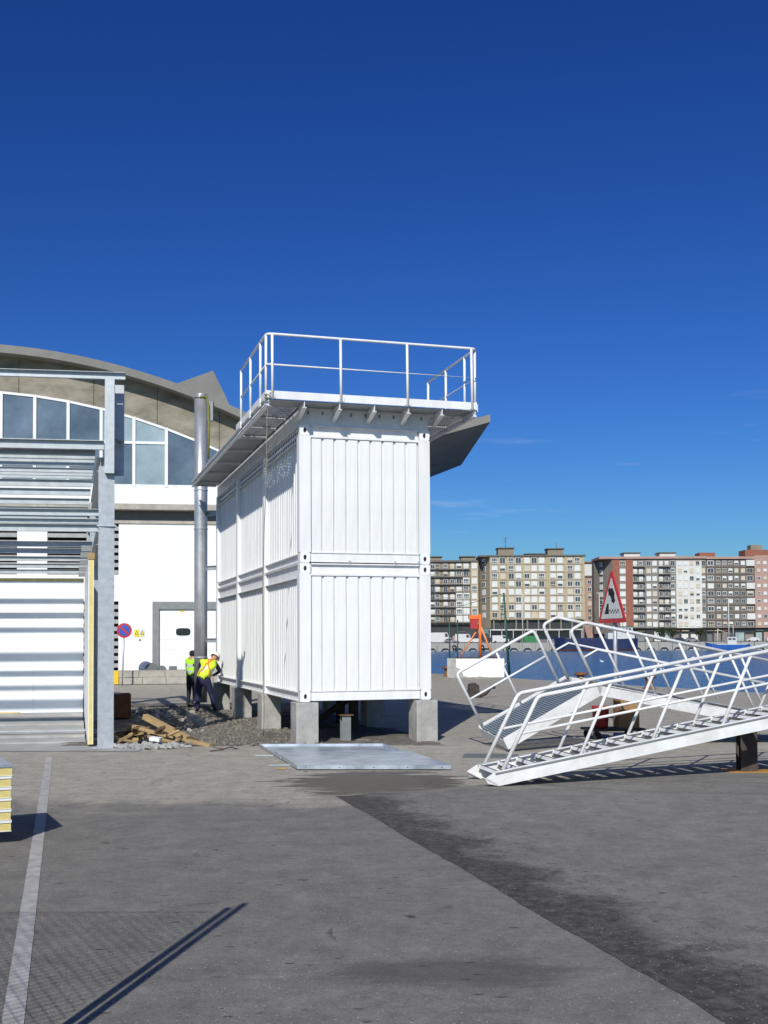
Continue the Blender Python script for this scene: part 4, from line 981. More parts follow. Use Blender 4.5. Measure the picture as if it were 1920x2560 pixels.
# triangular quay-edge warning sign
def tri_sign():
    t = thing('quay_warning_sign', 'red bordered triangular warning sign of a car falling off a quay', 'sign', (4.98, 24.3, 0), (0, 0, R(-75)))
    m = MB(); m.tube([(0, 0.03, 0), (0, 0.03, 3.1)], .045, 12); m.build('pole', 'galv', t)
    zb, S = 2.28, 1.36; hgt = S * .866
    def tri(k, y0, y1, rnd):
        c = zb + hgt / 3; P = [(-S / 2 * k, c - hgt / 3 * k), (S / 2 * k, c - hgt / 3 * k), (0, c + 2 * hgt / 3 * k)]
        out = []
        for i in range(3):
            p = Vector((*P[i], 0)); a = Vector((*P[i - 1], 0)); b = Vector((*P[(i + 1) % 3], 0))
            out += [(q.x, q.y) for q in arc_corner(p, a, b, rnd, 4)]
        return MB().prism(out, 'y', y0, y1)
    f = tri(1.0, -.045, -.025, .12).build('plate', 'signred', t)
    tri(.76, -.050, -.0455, .04).build('face', 'signwhite', f)
    y0, y1 = -.054, -.0505
    z = zb + .2
    m = MB(); m.prism([(-.33, z), (-.12, z), (-.13, z + .22), (-.2, z + .22)], 'y', y0, y1); m.build('quay_symbol', 'black', f)
    # car tipping over the edge
    m = MB(); c, s = math.cos(R(-48)), math.sin(R(-48)); car = [(-.2, 0), (.2, 0), (.2, .1), (.12, .11), (.06, .19), (-.09, .19), (-.15, .11), (-.2, .1)]
    cx, cz = -.02, z + .36
    m.prism([(cx + x * c - q * s, cz + x * s + q * c) for x, q in car], 'y', y0, y1)
    for wx in (-.1, .1):
        m.prism([(cx + (wx + .035 * math.cos(a_ * .52)) * c - (-.0 + .035 * math.sin(a_ * .52)) * s, cz + (wx + .035 * math.cos(a_ * .52)) * s + (.035 * math.sin(a_ * .52)) * c) for a_ in range(12)], 'y', y0 - .002, y1 - .004)
    m.build('car_symbol', 'black', f)
    m = MB(); pts = [(-.1 + i * .012, z + .05 + .035 * math.sin(i * .6)) for i in range(40)]
    for (x0, q0), (x1, q1) in zip(pts[:-1], pts[1:]): m.hexa([(x0, y0, q0 - .012), (x1, y0, q1 - .012), (x1, y1, q1 - .012), (x0, y1, q0 - .012), (x0, y0, q0 + .012), (x1, y0, q1 + .012), (x1, y1, q1 + .012), (x0, y1, q0 + .012)])
    m.build('wave_symbol', 'black', f)
tri_sign()

# ------------------------------------------------------------------ sheet trays in front of the cabins
def tray(corners, z, lab, mt='tray'):
    # corners fl, fr, br, bl
    c = [Vector((*p, 0)) for p in corners]; o = c[0]; t = thing('sheet_tray', lab, 'metal sheet', (o.x, o.y, 0)); q = [p - o for p in c]
    def up(p, h): return Vector((p.x, p.y, h))
    m = MB(); m.hexa([up(p, z) for p in q] + [up(p, z + .006) for p in q]); m.build('sheet', mt, t)
    for i in range(4):
        a, b = q[i], q[(i + 1) % 4]; cen = sum(q, Vector()) / 4
        na = (cen - (a + b) / 2).normalized() * .012
        z0, z1 = (z - .055, z - .0005) if lab.startswith('blue') else (z + .0065, z + .045)
        m = MB(); m.hexa([up(a, z0), up(b, z0), up(b + na, z0), up(a + na, z0), up(a, z1), up(b, z1), up(b + na, z1), up(a + na, z1)]); e = m.build('folded_edge', mt, t)
        if i == 0:
            for k in range(5):
                p = a.lerp(b, .06 + k * .22); h = MB(); h.tube([(p.x, p.y - .006, (z0 + z1) / 2), (p.x, p.y - .0005, (z0 + z1) / 2)], .008, 8); h.build('rivet_hole', 'dark', e)
    return t
tray([(-1.31, 16.72), (.98, 16.62), (.40, 18.85), (-1.86, 18.95)], .072, 'blue grey sheet metal tray lying face down, the nearer one')
tray([(-1.70, 18.25), (.52, 18.2), (-.02, 20.38), (-2.28, 20.42)], .012, 'grey sheet metal tray lying open behind the nearer tray')
for i, (x, y, yw, L_) in enumerate(((-1.62, 17.3, 12, .35), (-2.0, 18.75, -4, .3), (-1.55, 16.85, 8, .16))):
    m = MB(); m.box((-L_ / 2, -.02, 0), (L_ / 2, .02, .02))
    tag(m.build('batten', ['galv', 'galv', 'wood'][i], loc=(x, y, .006), rot=(0, 0, R(yw))), ['thin white strip sticking out left of the nearer tray', 'thin grey strip sticking out left of the rear tray', 'short cream offcut on the asphalt left of the trays'][i], 'offcut')

# steel stubs standing under the cabins
for i, (u, v, hh) in enumerate(((.98, .42, .50), (.22, .85, .52), (1.72, 2.6, .75), (2.05, 5.0, .6))):
    p = cpt(u, v); t = thing('steel_stub', ['grey steel stub post with rusty cap under the cabin front', 'dark steel stub post with rusty cap behind the near left block', 'dark steel stub post deeper under the cabin', 'dark steel stub post far under the cabin'][i], 'post', p, (0, 0, CY), 'stub posts under the cabins')
    m = MB(); m.section(ISEC(.17, .17, .012, .01), (0, 0, -.03), (0, 0, hh), up=(0, 1, 0)); m.build('post', 'steelg' if i == 0 else 'rustd', t)
    m = MB(); m.box((-.13, -.13, hh), (.13, .13, hh + .018)); m.build('cap_plate', 'rust', t)
m = MB(); m.beam((-.1, 0, .05), (.9, .5, .75), .12, .12); tag(m.build('timber_prop', 'rustd', loc=cpt(1.1, 3.6)), 'dark slanting prop in the shade under the cabin', 'prop')

# ------------------------------------------------------------------ rubble, timber, crate
def stones(name, n, region, smin, smax, mt, lab, cat):
    mb = MB()
    base = [(1, 0, -.3), (-.2, .9, -.4), (-.9, -.3, -.3), (.2, -.9, -.3), (.5, .4, .6), (-.4, .3, .7), (.0, -.5, .6)]
    fs = [(0, 4, 1), (1, 4, 5), (1, 5, 2), (2, 5, 6), (2, 6, 3), (3, 6, 4), (3, 4, 0), (4, 6, 5), (0, 1, 2), (0, 2, 3)]
    for _ in range(n):
        x, y, z = region(); s = smin + (smax - smin) * random.random() ** 3; a = random.uniform(0, 6.28)
        rot = Matrix.Rotation(a, 3, 'Z') @ Matrix.Rotation(random.uniform(-.6, .6), 3, 'X')
        mb.add([Vector((x, y, z + s * .25)) + rot @ Vector((p[0] * s * random.uniform(.7, 1.2), p[1] * s * random.uniform(.7, 1.2), p[2] * s * random.uniform(.5, 1))) for p in base], fs)
    o = mb.build(name, mt); tag(o, lab, cat); return kind(o, 'stuff')
def reg_gravel():
    y = random.uniform(20.6, 33); xf = -1.57 - .297 * (y - 20.78); return (xf + .5 - 2.9 * random.random() ** 1.1, y, .02)
stones('gravel', 7000, reg_gravel, .008, .06, 'gravel', 'loose grey gravel and grit between the frame and the cabins', 'gravel')
def reg_rubble(): a = random.uniform(0, 6.28); r = random.random() ** .5; return (-4.2 + .7 * r * math.cos(a), 20.4 + .38 * r * math.sin(a), .015)
stones('rubble', 330, reg_rubble, .012, .10, 'conc_apron', 'heap of broken pale concrete at the foot of the steel column', 'rubble')
def reg_chunk(): y = random.uniform(23.5, 31); return (random.uniform(-6.2, -4.6) - .28 * (y - 24) * .8 + .9, y, .02)
stones('broken_concrete', 90, reg_chunk, .03, .17, 'conc', 'scattered lumps of broken concrete in the shade by the dock', 'rubble')
specs = []
hr = random.Random(5)
for k in range(20):
    q = hr.random(); x = -4.95 + 1.15 * q; y = 21.45 - .75 * hr.random(); hz = .34 * math.exp(-((x + 4.5) / .42) ** 2 - ((y - 21.1) / .4) ** 2)
    specs.append(((x, y, .06 + hz * hr.uniform(.5, 1.15)), (hr.uniform(-24, 24), hr.choice([15, 30, 150, 165, 60, 120, 5]) + hr.uniform(-15, 15)), hr.uniform(.35, .85), hr.uniform(.06, .11), hr.uniform(.03, .06)))
for i, (c, (pt, yw), L_, wd, th) in enumerate(specs):
    m = MB(); m.box((-L_ / 2, -wd / 2, -th / 2), (L_ / 2, wd / 2, th / 2))
    o = m.build('timber_offcut', 'wood' if i % 4 else 'wooddk', loc=c, rot=(R(random.uniform(-15, 15)), R(pt), R(yw)))
    tag(o, 'short splintered timber offcut in the heap beside the steel column', 'timber', 'timber offcuts heaped beside the steel column')
lp = thing('timber_beam', 'long pale timber beam with a dark end leaning across the heap', 'timber', (-4.02, 21.25, .24), (0, R(20), R(-30)))
m = MB(); m.box((-.72, -.065, -.05), (.42, .065, .05)); m.build('beam', 'wood', lp)
m = MB(); m.box((.425, -.07, -.055), (.62, .07, .055)); m.build('dark_end', 'wooddk', lp)
m = MB(); m.box((-.3, -.055, -.03), (.3, .055, .03)); tag(m.build('timber_plank', 'wood', loc=(-3.42, 20.72, .05), rot=(0, R(6), R(-33))), 'pale timber plank lying on the ground right of the heap', 'timber')
m = MB(); m.box((-.1, -.06, 0), (.1, .06, .06)); tag(m.build('white_block', 'panelw', loc=(-4.18, 20.5, .12), rot=(R(8), R(6), R(-12))), 'small white foam block on the timber heap', 'block')
cr = thing('brown_crate', 'brown open crate in the shade between the column and the dock', 'crate', (-7.1, 28.0, 0), (0, 0, R(14)))
m = MB(); m.box((-.9, -.5, .05), (.75, -.46, .62)); m.box((-.9, .46, .05), (.75, .5, .62)); m.box((.71, -.459, .05), (.75, .459, .62)); m.box((-.9, -.459, .05), (-.86, .459, .62)); m.build('sides', 'rust', cr)
m = MB(); m.box((-.86, -.46, .05), (.71, .46, .1)); m.build('bottom', 'rust', cr)
m = MB(); m.box((-.95, -.52, .622), (.5, .2, .65)); m.build('lid', 'steelg', cr)
# twig-like debris on the open ground
for i, (x, y, a) in enumerate(((-3.05, 19.6, 20),)):
    m = MB(); m.tube([(0, 0, .01), (.25, .05, .03), (.4, .16, .05), (.52, .14, .02)], .012, 6); m.tube([(.3, .08, .03), (.1, .2, .05)], .008, 6)
    tag(m.build('bent_wire', 'rustd', loc=(x, y, 0), rot=(0, 0, R(a))), 'bent dark wire lying on the ground before the gravel', 'wire')

# ------------------------------------------------------------------ quay-edge furniture
cb = thing('ballast_block', 'large white painted concrete block with bare grey end on the quay edge', 'concrete block', (4.65, 57.2, 0), (0, 0, R(-3)))
m = MB(); m.box((-1.45, -.6, 0), (1.45, .6, 1.0)); m.build('block', 'conc_pad', cb, bevel=.03)
m = MB(); pts = [(-1.0, .98), (-.98, .55), (-.75, .45), (-.62, .12), (-.3, .05), (.2, .1), (.6, .03), (1.42, .06), (1.43, .98)]; m.prism(pts, 'y', -.606, -.6005); m.build('white_paint', 'panelw', cb)
om = thing('orange_mast', 'orange steel mast with raking stays and an orange box', 'mast', (4.9, 57.2, 1.0))
m = MB(); m.tube([(0, 0, .01), (0, 0, 2.25)], .075, 12); m.build('pole', 'orange', om)
m = MB(); m.tube([(-1.05, 0, .05), (-.04, 0, 1.6)], .038, 8); m.build('stay', 'orange2', om)
m = MB(); m.tube([(.65, 0, .05), (.04, 0, 1.6)], .05, 8); m.build('stay', 'orange2', om)
m = MB(); m.prism([(-.5, 1.5), (-.13, 1.5), (-.1, 2.0), (-.52, 2.0)], 'y', -.25, .2); m.build('box', 'red', om)
m = MB(); m.box((-.58, -.28, 2.0), (-.1, .23, 2.18)); m.build('box_lid', 'orange', om)
m = MB(); m.box((-1.3, -.3, .004), (1.0, .3, .05)); m.build('base_frame', 'rustd', om)
for i, (x, y, h, dx) in enumerate(((3.45, 59.2, 3.4, 0), (3.85, 59.0, 3.0, .02))):
    m = MB(); m.tube([(0, 0, 0), (dx, 0, h)], .035, 8); tag(m.build('green_post', 'greenp', loc=(x, y, 0)), ['taller slim dark green post left of the orange mast', 'shorter slim dark green post between the mast and the taller post'][i], 'post')
gd = thing('green_davit', 'leaning dark green davit pole with a thin wire, behind the white block', 'davit', (6.15, 56.5, 0))
m = MB(); m.tube([(.15, 0, 0), (-.1, 0, 4.3)], [.07, .045], 8); m.build('pole', 'greenp', gd)
m = MB(); m.tube([(-.1, 0, 4.28), (-2.4, 0, 3.6)], .012, 5); m.tube([(-.1, 0, 4.28), (-.3, 0, 2.6)], .012, 5); m.build('wire', 'black', gd)
def bollard(x, y, lab, s=1.0):
    t = thing('bollard', lab, 'bollard', (x, y, 0), group='bollards along the quay edge')
    m = MB(); m.tube([(0, 0, 0), (0, 0, .04), (0, 0, .06), (0, 0, .34 * s), (0, 0, .42 * s)], [.24, .24, .15, .14, .2], 16); m.build('shaft', 'rust', t)
    m = MB(); m.tube([(0, 0, .42 * s), (0, 0, .5 * s), (0, 0, .54 * s)], [.27, .27, .16], 16); m.build('head', 'rust', t)
bollard(3.35, 59.8, 'rusty bollard on the quay edge left of the white block')
bollard(8.35, 47.7, 'rusty bollard on the quay edge just right of the white block', 1.0)
bollard(10.2, 43.2, 'rusty bollard on the quay edge behind the warning sign', 1.05)
ct = thing('mooring_cleat', 'dark iron mooring gear lying on the quay right of the cabins', 'cleat', (3.1, 37.4, 0), (0, 0, R(15)))
m = MB(); m.prism([(-.35, 0), (.05, 0), (.0, .42), (-.12, .5), (-.28, .46)], 'y', -.15, .15); m.build('body', 'rustd', ct)
m = MB(); m.tube([(.1, 0, .06), (.3, 0, .14), (.5, 0, .36), (.62, 0, .34)], .06, 8); m.build('fluke', 'rustd', ct)
# small manhole frame on the ground left of the stairs
m = MB(); m.box((-.45, -.3, .004), (.45, .3, .014)); kind(m.build('manhole_cover', 'darkg', loc=(1.75, 18.6, 0), rot=(0, 0, R(-8))), 'structure')

# ------------------------------------------------------------------ site fence just left of the camera: it casts the mesh shadow in the foreground
def fence():
    tip = Vector((-1.03, 8.28)); L_ = 3.85; base = tip + SUN_H * L_; H = L_ * math.tan(SUN_EL)
    t = thing('site_fence', 'chain link site fence with twin posts, its shadow across the foreground', 'fence', (base.x, base.y, 0))
    for dx in (0, -.075): m = MB(); m.tube([(dx, 0, 0), (dx, 0, H - (0 if dx == 0 else .1))], .028, 10); m.build('post', 'galv', t)
    x0, x1, z0, z1 = -4.6, -.13, .08, H - .18
    m = MB(); m.tube([(x0, 0, 0), (x0, 0, H)], .028, 10); m.build('post', 'galv', t)
    m = MB(); s = .085; k = x0 - (z1 - z0)
    while k < x1:
        a = max(x0, k); b = min(x1, k + z1 - z0)
        if b > a:
            m.beam((a, .002, z0 + a - k), (b, .002, z0 + b - k), .0034, .0034, (0, 1, 0)); m.beam((a, -.002, z1 - (a - k)), (b, -.002, z1 - (b - k)), .0034, .0034, (0, 1, 0))
        k += s
    m.build('mesh', 'galv', t)
    for z in (z0, z1): m = MB(); m.tube([(x0, 0, z), (x1, 0, z)], .004, 6); m.build('tension_wire', 'galv', t)
fence()

# ------------------------------------------------------------------ workers
def person(name, label, loc, yaw, sk, mats, vest_mat, helmet, harness):
    """sk: dict joint -> (pos, radius); one skinned surface for the body, vest cut from the same surface"""
    t = thing(name, label, 'person', loc, (0, 0, yaw))
    order = list(sk); idx = {k: i for i, k in enumerate(order)}
    par = {'waist': 'pelvis', 'chest': 'waist', 'neck': 'chest', 'head': 'neck', 'crown': 'head'}
    for s in 'LR': par.update({'sh' + s: 'chest', 'el' + s: 'sh' + s, 'wr' + s: 'el' + s, 'hd' + s: 'wr' + s, 'hip' + s: 'pelvis', 'kn' + s: 'hip' + s, 'an' + s: 'kn' + s, 'toe' + s: 'an' + s})
    me = bpy.data.meshes.new('body'); me.from_pydata([sk[k][0] for k in order], [(idx[k], idx[par[k]]) for k in order if k in par], [])
    o = bpy.data.objects.new('body_rig', me); COL.objects.link(o)
    md = o.modifiers.new('skin', 'SKIN'); md.use_smooth_shade = True
    for k in order:
        r = sk[k][1]; me.skin_vertices[0].data[idx[k]].radius = r if isinstance(r, tuple) else (r, r)
        me.skin_vertices[0].data[idx[k]].use_root = (k == 'pelvis')
    ss = o.modifiers.new('sub', 'SUBSURF'); ss.levels = 2; ss.render_levels = 2
    dg = bpy.context.evaluated_depsgraph_get(); ev = o.evaluated_get(dg); bmesh_me = bpy.data.meshes.new_from_object(ev)
    bpy.data.objects.remove(o)
    P = {k: Vector(sk[k][0]) for k in order}
    segs = [(k, par[k]) for k in order if k in par]
    def nearest(p):
        best = None
        for a, b in segs:
            A, B = P[a], P[b]; d = B - A; tt = max(0, min(1, (p - A).dot(d) / max(1e-9, d.dot(d)))); q = (p - A - d * tt).length
            if best is None or q < best[0]: best = (q, a, tt)
        return best
    for mm in mats: bmesh_me.materials.append(M[mm])
    vest_faces = []
    for pl in bmesh_me.polygons:
        q, a, tt = nearest(pl.center)
        mi = 0
        if a in ('head', 'crown') or a.startswith('hd'): mi = 2
        elif a == 'neck': mi = 2 if tt < .4 else 0
        elif a[:3] in ('hip',) or a[:2] in ('kn', 'an'): mi = 1
        elif a.startswith('toe'): mi = 3
        elif a == 'waist' and tt > .75: mi = 1
        pl.material_index = mi; pl.use_smooth = True
        if a in ('waist', 'chest', 'shL', 'shR') and not (a == 'waist' and tt > .95): vest_faces.append(pl.index)
        if a == 'neck' and tt > .7: vest_faces.append(pl.index)
    # fingers
    mb = MB()
    for s in 'LR':
        w_, h_ = P['wr' + s], P['hd' + s]; d = (h_ - w_).normalized(); side = d.cross(Vector((0, 0, 1)));
        side = side.normalized() if side.length > .1 else Vector((1, 0, 0)); dn = d.cross(side)
        for k in range(4):
            b0 = h_ + side * (-.03 + .02 * k); ln = (.07, .08, .075, .06)[k]; mb.tube([b0 - d * .02, b0 + d * ln * .5, b0 + d * ln * .85 + dn * .02], [.010, .009, .007], 6)
        b0 = w_ + d * .04 + side * -.04; mb.tube([b0, b0 + d * .035 - side * .025, b0 + d * .07 - side * .03], [.012, .010, .008], 6)
    bm = bmesh.new(); bm.from_mesh(bmesh_me)
    off = [bm.verts.new(v) for v in mb.v]
    for f in mb.f:
        ff = bm.faces.new([off[i] for i in f]); ff.material_index = 2; ff.smooth = True
    bm.to_mesh(bmesh_me); bm.free(); bmesh_me.name = 'body'
    body = link('body', bmesh_me, t)
    # vest: torso surface pushed outwards with reflective bands
    src = bmesh_me; vm = MB(); up = (P['chest'] - P['waist']).normalized()
    used = {}
    for fi in vest_faces:
        pl = src.polygons[fi]; ids = []
        for vi in pl.vertices:
            if vi not in used: used[vi] = len(vm.v); v = src.vertices[vi]; vm.v.append(tuple(v.co + v.normal * .018))
            ids.append(used[vi])
        hgt = (pl.center - P['waist']).dot(up)
        vm.f.append(tuple(ids)); vm.m.append(1 if (-.02 < hgt < .035 or .12 < hgt < .175) else 0); vm.sm.append(True)
    vo = vm.build('hi_vis_vest', [vest_mat, 'reflect'], t)
    sl = vo.modifiers.new('thick', 'SOLIDIFY'); sl.thickness = .008
    # head details
    hd = P['head']; cr_ = P['crown']; upv = (cr_ - hd).normalized()
    fwd = Vector(sk['_face']) if '_face' in sk else Vector((0, 1, 0))
    if helmet:
        m = MB(); n = 18; rings = [(.0, .135), (.03, .133), (.075, .115), (.11, .075), (.125, .02)]
        ax = upv.cross(fwd).normalized(); f2 = ax.cross(upv).normalized()
        vs = []; c0 = hd + upv * .045
        for z, r_ in rings:
            for j in range(n):
                a_ = 2 * math.pi * j / n; vs.append(c0 + upv * z + ax * r_ * .9 * math.cos(a_) + f2 * r_ * 1.12 * math.sin(a_))
        m.add(vs, [(i * n + j, i * n + (j + 1) % n, (i + 1) * n + (j + 1) % n, (i + 1) * n + j) for i in range(len(rings) - 1) for j in range(n)] + [tuple(range((len(rings) - 1) * n, len(rings) * n))], 0, True)
        br = []
        for rr in (1.0, 1.25):
            for j in range(n): a_ = 2 * math.pi * j / n; k = (rr if math.sin(a_) > 0 else 1 + (rr - 1) * .3); br.append(c0 + upv * (0 if rr == 1 else -.012) + ax * .122 * k * math.cos(a_) + f2 * .151 * k * math.sin(a_))
        m.add(br, [(j, (j + 1) % n, n + (j + 1) % n, n + j) for j in range(n)], 0, True)
        m.build('hard_hat', 'panelw', t)
    else:
        m = MB(); n = 14; ax = upv.cross(fwd).normalized(); f2 = ax.cross(upv).normalized(); vs = []; c0 = hd + upv * .0 - f2 * .012
        rings = [(-.06, .088), (0., .105), (.05, .106), (.09, .085), (.115, .03)]
        for z, r_ in rings:
            for j in range(n): a_ = 2 * math.pi * j / n; vs.append(c0 + upv * z + ax * r_ * .92 * math.cos(a_) + f2 * r_ * (1.12 if math.sin(a_) < 0 else .82) * math.sin(a_))
        m.add(vs, [(i * n + j, i * n + (j + 1) % n, (i + 1) * n + (j + 1) % n, (i + 1) * n + j) for i in range(len(rings) - 1) for j in range(n)] + [tuple(range((len(rings) - 1) * n, len(rings) * n))], 0, True)
        m.build('hair', 'blackcl', t)
    ax = upv.cross(fwd).normalized(); f2 = ax.cross(upv).normalized()
    m = MB(); q = hd + f2 * .1; m.tube([q + upv * .02, q + f2 * .02 - upv * .02, q - upv * .03], [.008, .015, .008], 6)
    for sg in (-1, 1): m.tube([hd + ax * sg * .088 + upv * .02, hd + ax * sg * .1 - upv * .005, hd + ax * sg * .09 - upv * .03], [.012, .02, .01], 6)
    m.build('nose_and_ears', 'skin', t)
    m = MB()
    for sg in (-1, 1): m.tube([hd + ax * sg * .033 + f2 * .093 + upv * .015, hd + ax * sg * .033 + f2 * .101 + upv * .015], .011, 8)
    m.tube([hd - ax * .022 + f2 * .092 - upv * .055, hd + f2 * .099 - upv * .057, hd + ax * .022 + f2 * .092 - upv * .055], .006, 6)
    m.build('eyes_and_mouth', 'blackcl', t)
    if harness:
        bk = -(P['shR'] - P['shL']).cross(up).normalized()
        if bk.dot(Vector((0, 1, 0))) > 0: bk = -bk
        def on(p, off=.19):          # project a strap point onto the vest's back
            best = min(vm.v, key=lambda v: ((Vector(v) - p) - bk * (Vector(v) - p).dot(bk)).length - (Vector(v) - p).dot(bk) * .3); return Vector(best) + bk * .012
        m = MB(); x = (P['shR'] - P['shL']).normalized()
        for s1, s2 in ((-1, 1), (1, -1)):
            pts = []
            for i in range(9):
                q = i / 8; p = P['waist'] - up * .08 + up * (.62 * q) + x * ((.15 * s1) * (1 - q) + (.11 * s2) * q); pts.append(on(p))
            m.tube(pts, .018, 6)
        m.build('harness', 'harness', t)
    return t
w1 = {'pelvis': ((0, 0, .95), (.15, .11)), 'waist': ((0, .01, 1.1), (.15, .11)), 'chest': ((0, .03, 1.36), (.17, .125)), 'neck': ((0, .04, 1.53), .055), 'head': ((0, .07, 1.63), (.075, .09)), 'crown': ((0, .07, 1.75), (.06, .075))}
for s, k in (('L', -1), ('R', 1)):
    w1.update({'sh' + s: ((.2 * k, .03, 1.44), .07), 'el' + s: ((.27 * k, .08, 1.15), .05), 'wr' + s: ((.17 * k, .32, 1.12), .036), 'hd' + s: ((.14 * k, .42, 1.13), (.042, .02)),
               'hip' + s: ((.1 * k, 0, .88), .1), 'kn' + s: ((.12 * k, .02, .48), .072), 'an' + s: ((.13 * k, -.02, .09), .05), 'toe' + s: ((.14 * k, .15, .04), (.045, .035))})
person('person', 'worker in a lime hi-vis vest standing behind the flue pipe', (-5.52, 32.1, .03), R(-35), w1, ['blackcl', 'blackcl', 'skin', 'black'], 'vest', False, False).scale = (.94, .94, .94)
w2 = {'pelvis': ((-.06, -.02, .86), (.16, .12)), 'waist': ((-.03, .02, 1.0), (.16, .12)), 'chest': ((.08, .14, 1.24), (.18, .13)), 'neck': ((.17, .22, 1.38), .055), 'head': ((.23, .29, 1.44), (.075, .09)), 'crown': ((.29, .34, 1.53), (.06, .075))}
for s, k in (('L', -1), ('R', 1)):
    w2.update({'sh' + s: ((.08 + .2 * k, .12 - .02 * k, 1.32 - .04 * k), .075), 'el' + s: ((.1 + .27 * k, .3, 1.08), .052), 'wr' + s: ((.1 + .12 * k, .5, .98), .038), 'hd' + s: ((.1 + .07 * k, .58, .97), (.042, .02)),
               'hip' + s: ((-.05 + .11 * k, -.02, .80), .11), 'kn' + s: ((-.02 + .19 * k, .06, .44), .08), 'an' + s: ((.02 + .22 * k, -.04, .09), .055), 'toe' + s: ((.03 + .25 * k, .12, .04), (.045, .035))})
person('person', 'stooping worker in white hard hat, yellow vest and orange harness by the cabin corner', (-4.80, 30.1, .03), R(6), w2, ['navy', 'navy', 'skin', 'black'], 'vest2', True, True)

# ------------------------------------------------------------------ far shore: apartment blocks
def win_mesh(name, kindw):
    mb = MB(); W_, H_ = .5, .5      # unit window, scaled per part
    mb.box((-W_, -.12, -H_), (W_, 0, H_), 0)
    if kindw == 1:
        for k in range(3): x = -.42 + k * .29; mb.box((x, -.128, -.1), (x + .24, -.1205, .4), 1); mb.box((x, -.128, -.42), (x + .24, -.1205, -.2), 1)
    elif kindw == 2: mb.box((-.42, -.128, -.4), (.42, -.1205, .0), 1)
    elif kindw == 3:
        for k in range(2): x = -.42 + k * .44; mb.box((x, -.128, -.38), (x + .38, -.1205, .38), 1)
    elif kindw == 4: mb.box((-.42, -.128, -.42), (.42, -.1205, -.3), 1)
    elif kindw == 5: mb.box((-.44, -.128, -.44), (.44, -.1205, .44), 1); mb.box((-.02, -.132, -.44), (.02, -.1285, .44), 0)
    me = bpy.data.meshes.new(name); me.from_pydata(mb.v, [], mb.f); me.polygons.foreach_set('material_index', mb.m)
    return me
WIN = {}
for k in range(6):
    for sh in ('shutter', 'shutterc'):
        me = win_mesh('window', k); me.materials.append(M[sh]); me.materials.append(M['pane']); WIN[k, sh] = me
rnd = random.Random(11)
def window(t, x, y, z, wd, ht, wts=(5, 3, 2, 2, 2, 1), cream=.15, rz=0):
    k = rnd.choices(range(6), wts)[0]; o = link('window', WIN[k, 'shutterc' if rnd.random() < cream else 'shutter'], t, (x, y, z)); o.scale = (wd, 1.4, ht)
    if rz: o.rotation_euler = (0, 0, rz)
    return o
def bx(t, nm, a, b, mt): m = MB(); m.box(a, b); return m.build(nm, mt, t)
def balcony(t, x0, x1, y, z):
    m = MB(); m.box((x0, y - 1.1, z - 1.35), (x1, y - .001, z - 1.2)); o = m.build('balcony', 'roofd', t)
    m = MB(); m.box((x0, y - 1.1, z - .4), (x1, y - 1.04, z - .34))
    n = max(2, int((x1 - x0) / .35))
    for i in range(n + 1): x = x0 + (x1 - x0 - .05) * i / n; m.box((x, y - 1.09, z - 1.2), (x + .05, y - 1.05, z - .4))
    m.build('railing', 'roofd', o)
ROW2 = [29.6 - 2.72 * k for k in range(8)]
FY = 390; GZ = 1.0
# beige corner block
t = thing('apartment_block', 'beige corner apartment block with rows of white shuttered windows', 'building', (53.6, FY, GZ))
ox, oz = 53.6, GZ
bx(t, 'wall', (37.3 - ox, 0, 8.9 - oz), (70 - ox, 14, 31.0 - oz), 'beige')
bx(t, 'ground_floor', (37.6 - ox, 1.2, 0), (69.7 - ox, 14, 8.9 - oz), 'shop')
for i in range(9): bx(t, 'ground_pier', (38.0 - ox + i * 3.9, .3, 0), (38.5 - ox + i * 3.9, 1.2, 7.9), 'greyf')
bx(t, 'awning', (37.6 - ox, -1.5, 4.0), (62 - ox, 1.19, 4.3), 'whitef')
for c in (38.6, 41.4, 44.4, 46.9, 49.9, 52.4, 55.0, 58.9, 61.4, 64.9, 67.5):
    for z in ROW2: window(t, c - ox, 0, z - oz, 2.0, 2.1)
for x in (36.9, 40.0, 42.9, 48.4, 56.7, 57.4, 63.2, 69.2): bx(t, 'pilaster', (x - ox, -.3, 8.9 - oz), (x - ox + .55, -.001, 31 - oz), 'beige')
for z in ROW2: bx(t, 'floor_band', (37.3 - ox, -.12, z - 1.55 - oz), (70 - ox, -.001, z - 1.3 - oz), 'brownf')
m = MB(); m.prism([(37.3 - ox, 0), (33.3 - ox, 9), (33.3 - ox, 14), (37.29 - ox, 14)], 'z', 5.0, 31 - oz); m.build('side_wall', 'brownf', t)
for z in ROW2: window(t, 35.3 - ox, 4.45, z - oz, 2.4, 2.0, (1, 2, 2, 2, 1, 2), .4, R(-66))
rf = bx(t, 'roof', (33.2 - ox, -.6, 31.0 - oz), (70.4 - ox, 14, 31.5 - oz), 'roofd')
for x0, x1, h in ((40.2, 45.6, 3.0), (57.6, 63.2, 2.7), (50, 56.8, .9)):
    b_ = bx(t, 'roof_box', (x0 - ox, 3, 31.5 - oz), (x1 - ox, 9, 31.5 + h - oz - .4), 'brownf'); bx(t, 'roof_box_slab', (x0 - .4 - ox, 2.5, 31.5 + h - oz - .39), (x1 + .4 - ox, 9.5, 31.5 + h - oz - .1), 'roofd')
m = MB(); m.tube([(43 - ox, 5, 34 - oz), (43 - ox, 5, 38.5 - oz)], .12, 6); m.tube([(42.4 - ox, 5, 37.6 - oz), (43.8 - ox, 5, 37.9 - oz)], .1, 5); m.tube([(42.4 - ox, 5, 36.8 - oz), (43.5 - ox, 5, 36.9 - oz)], .1, 5); m.tube([(61 - ox, 5, 34 - oz), (61 - ox, 5, 36.4 - oz)], .1, 6); m.build('aerial', 'roofd', t)
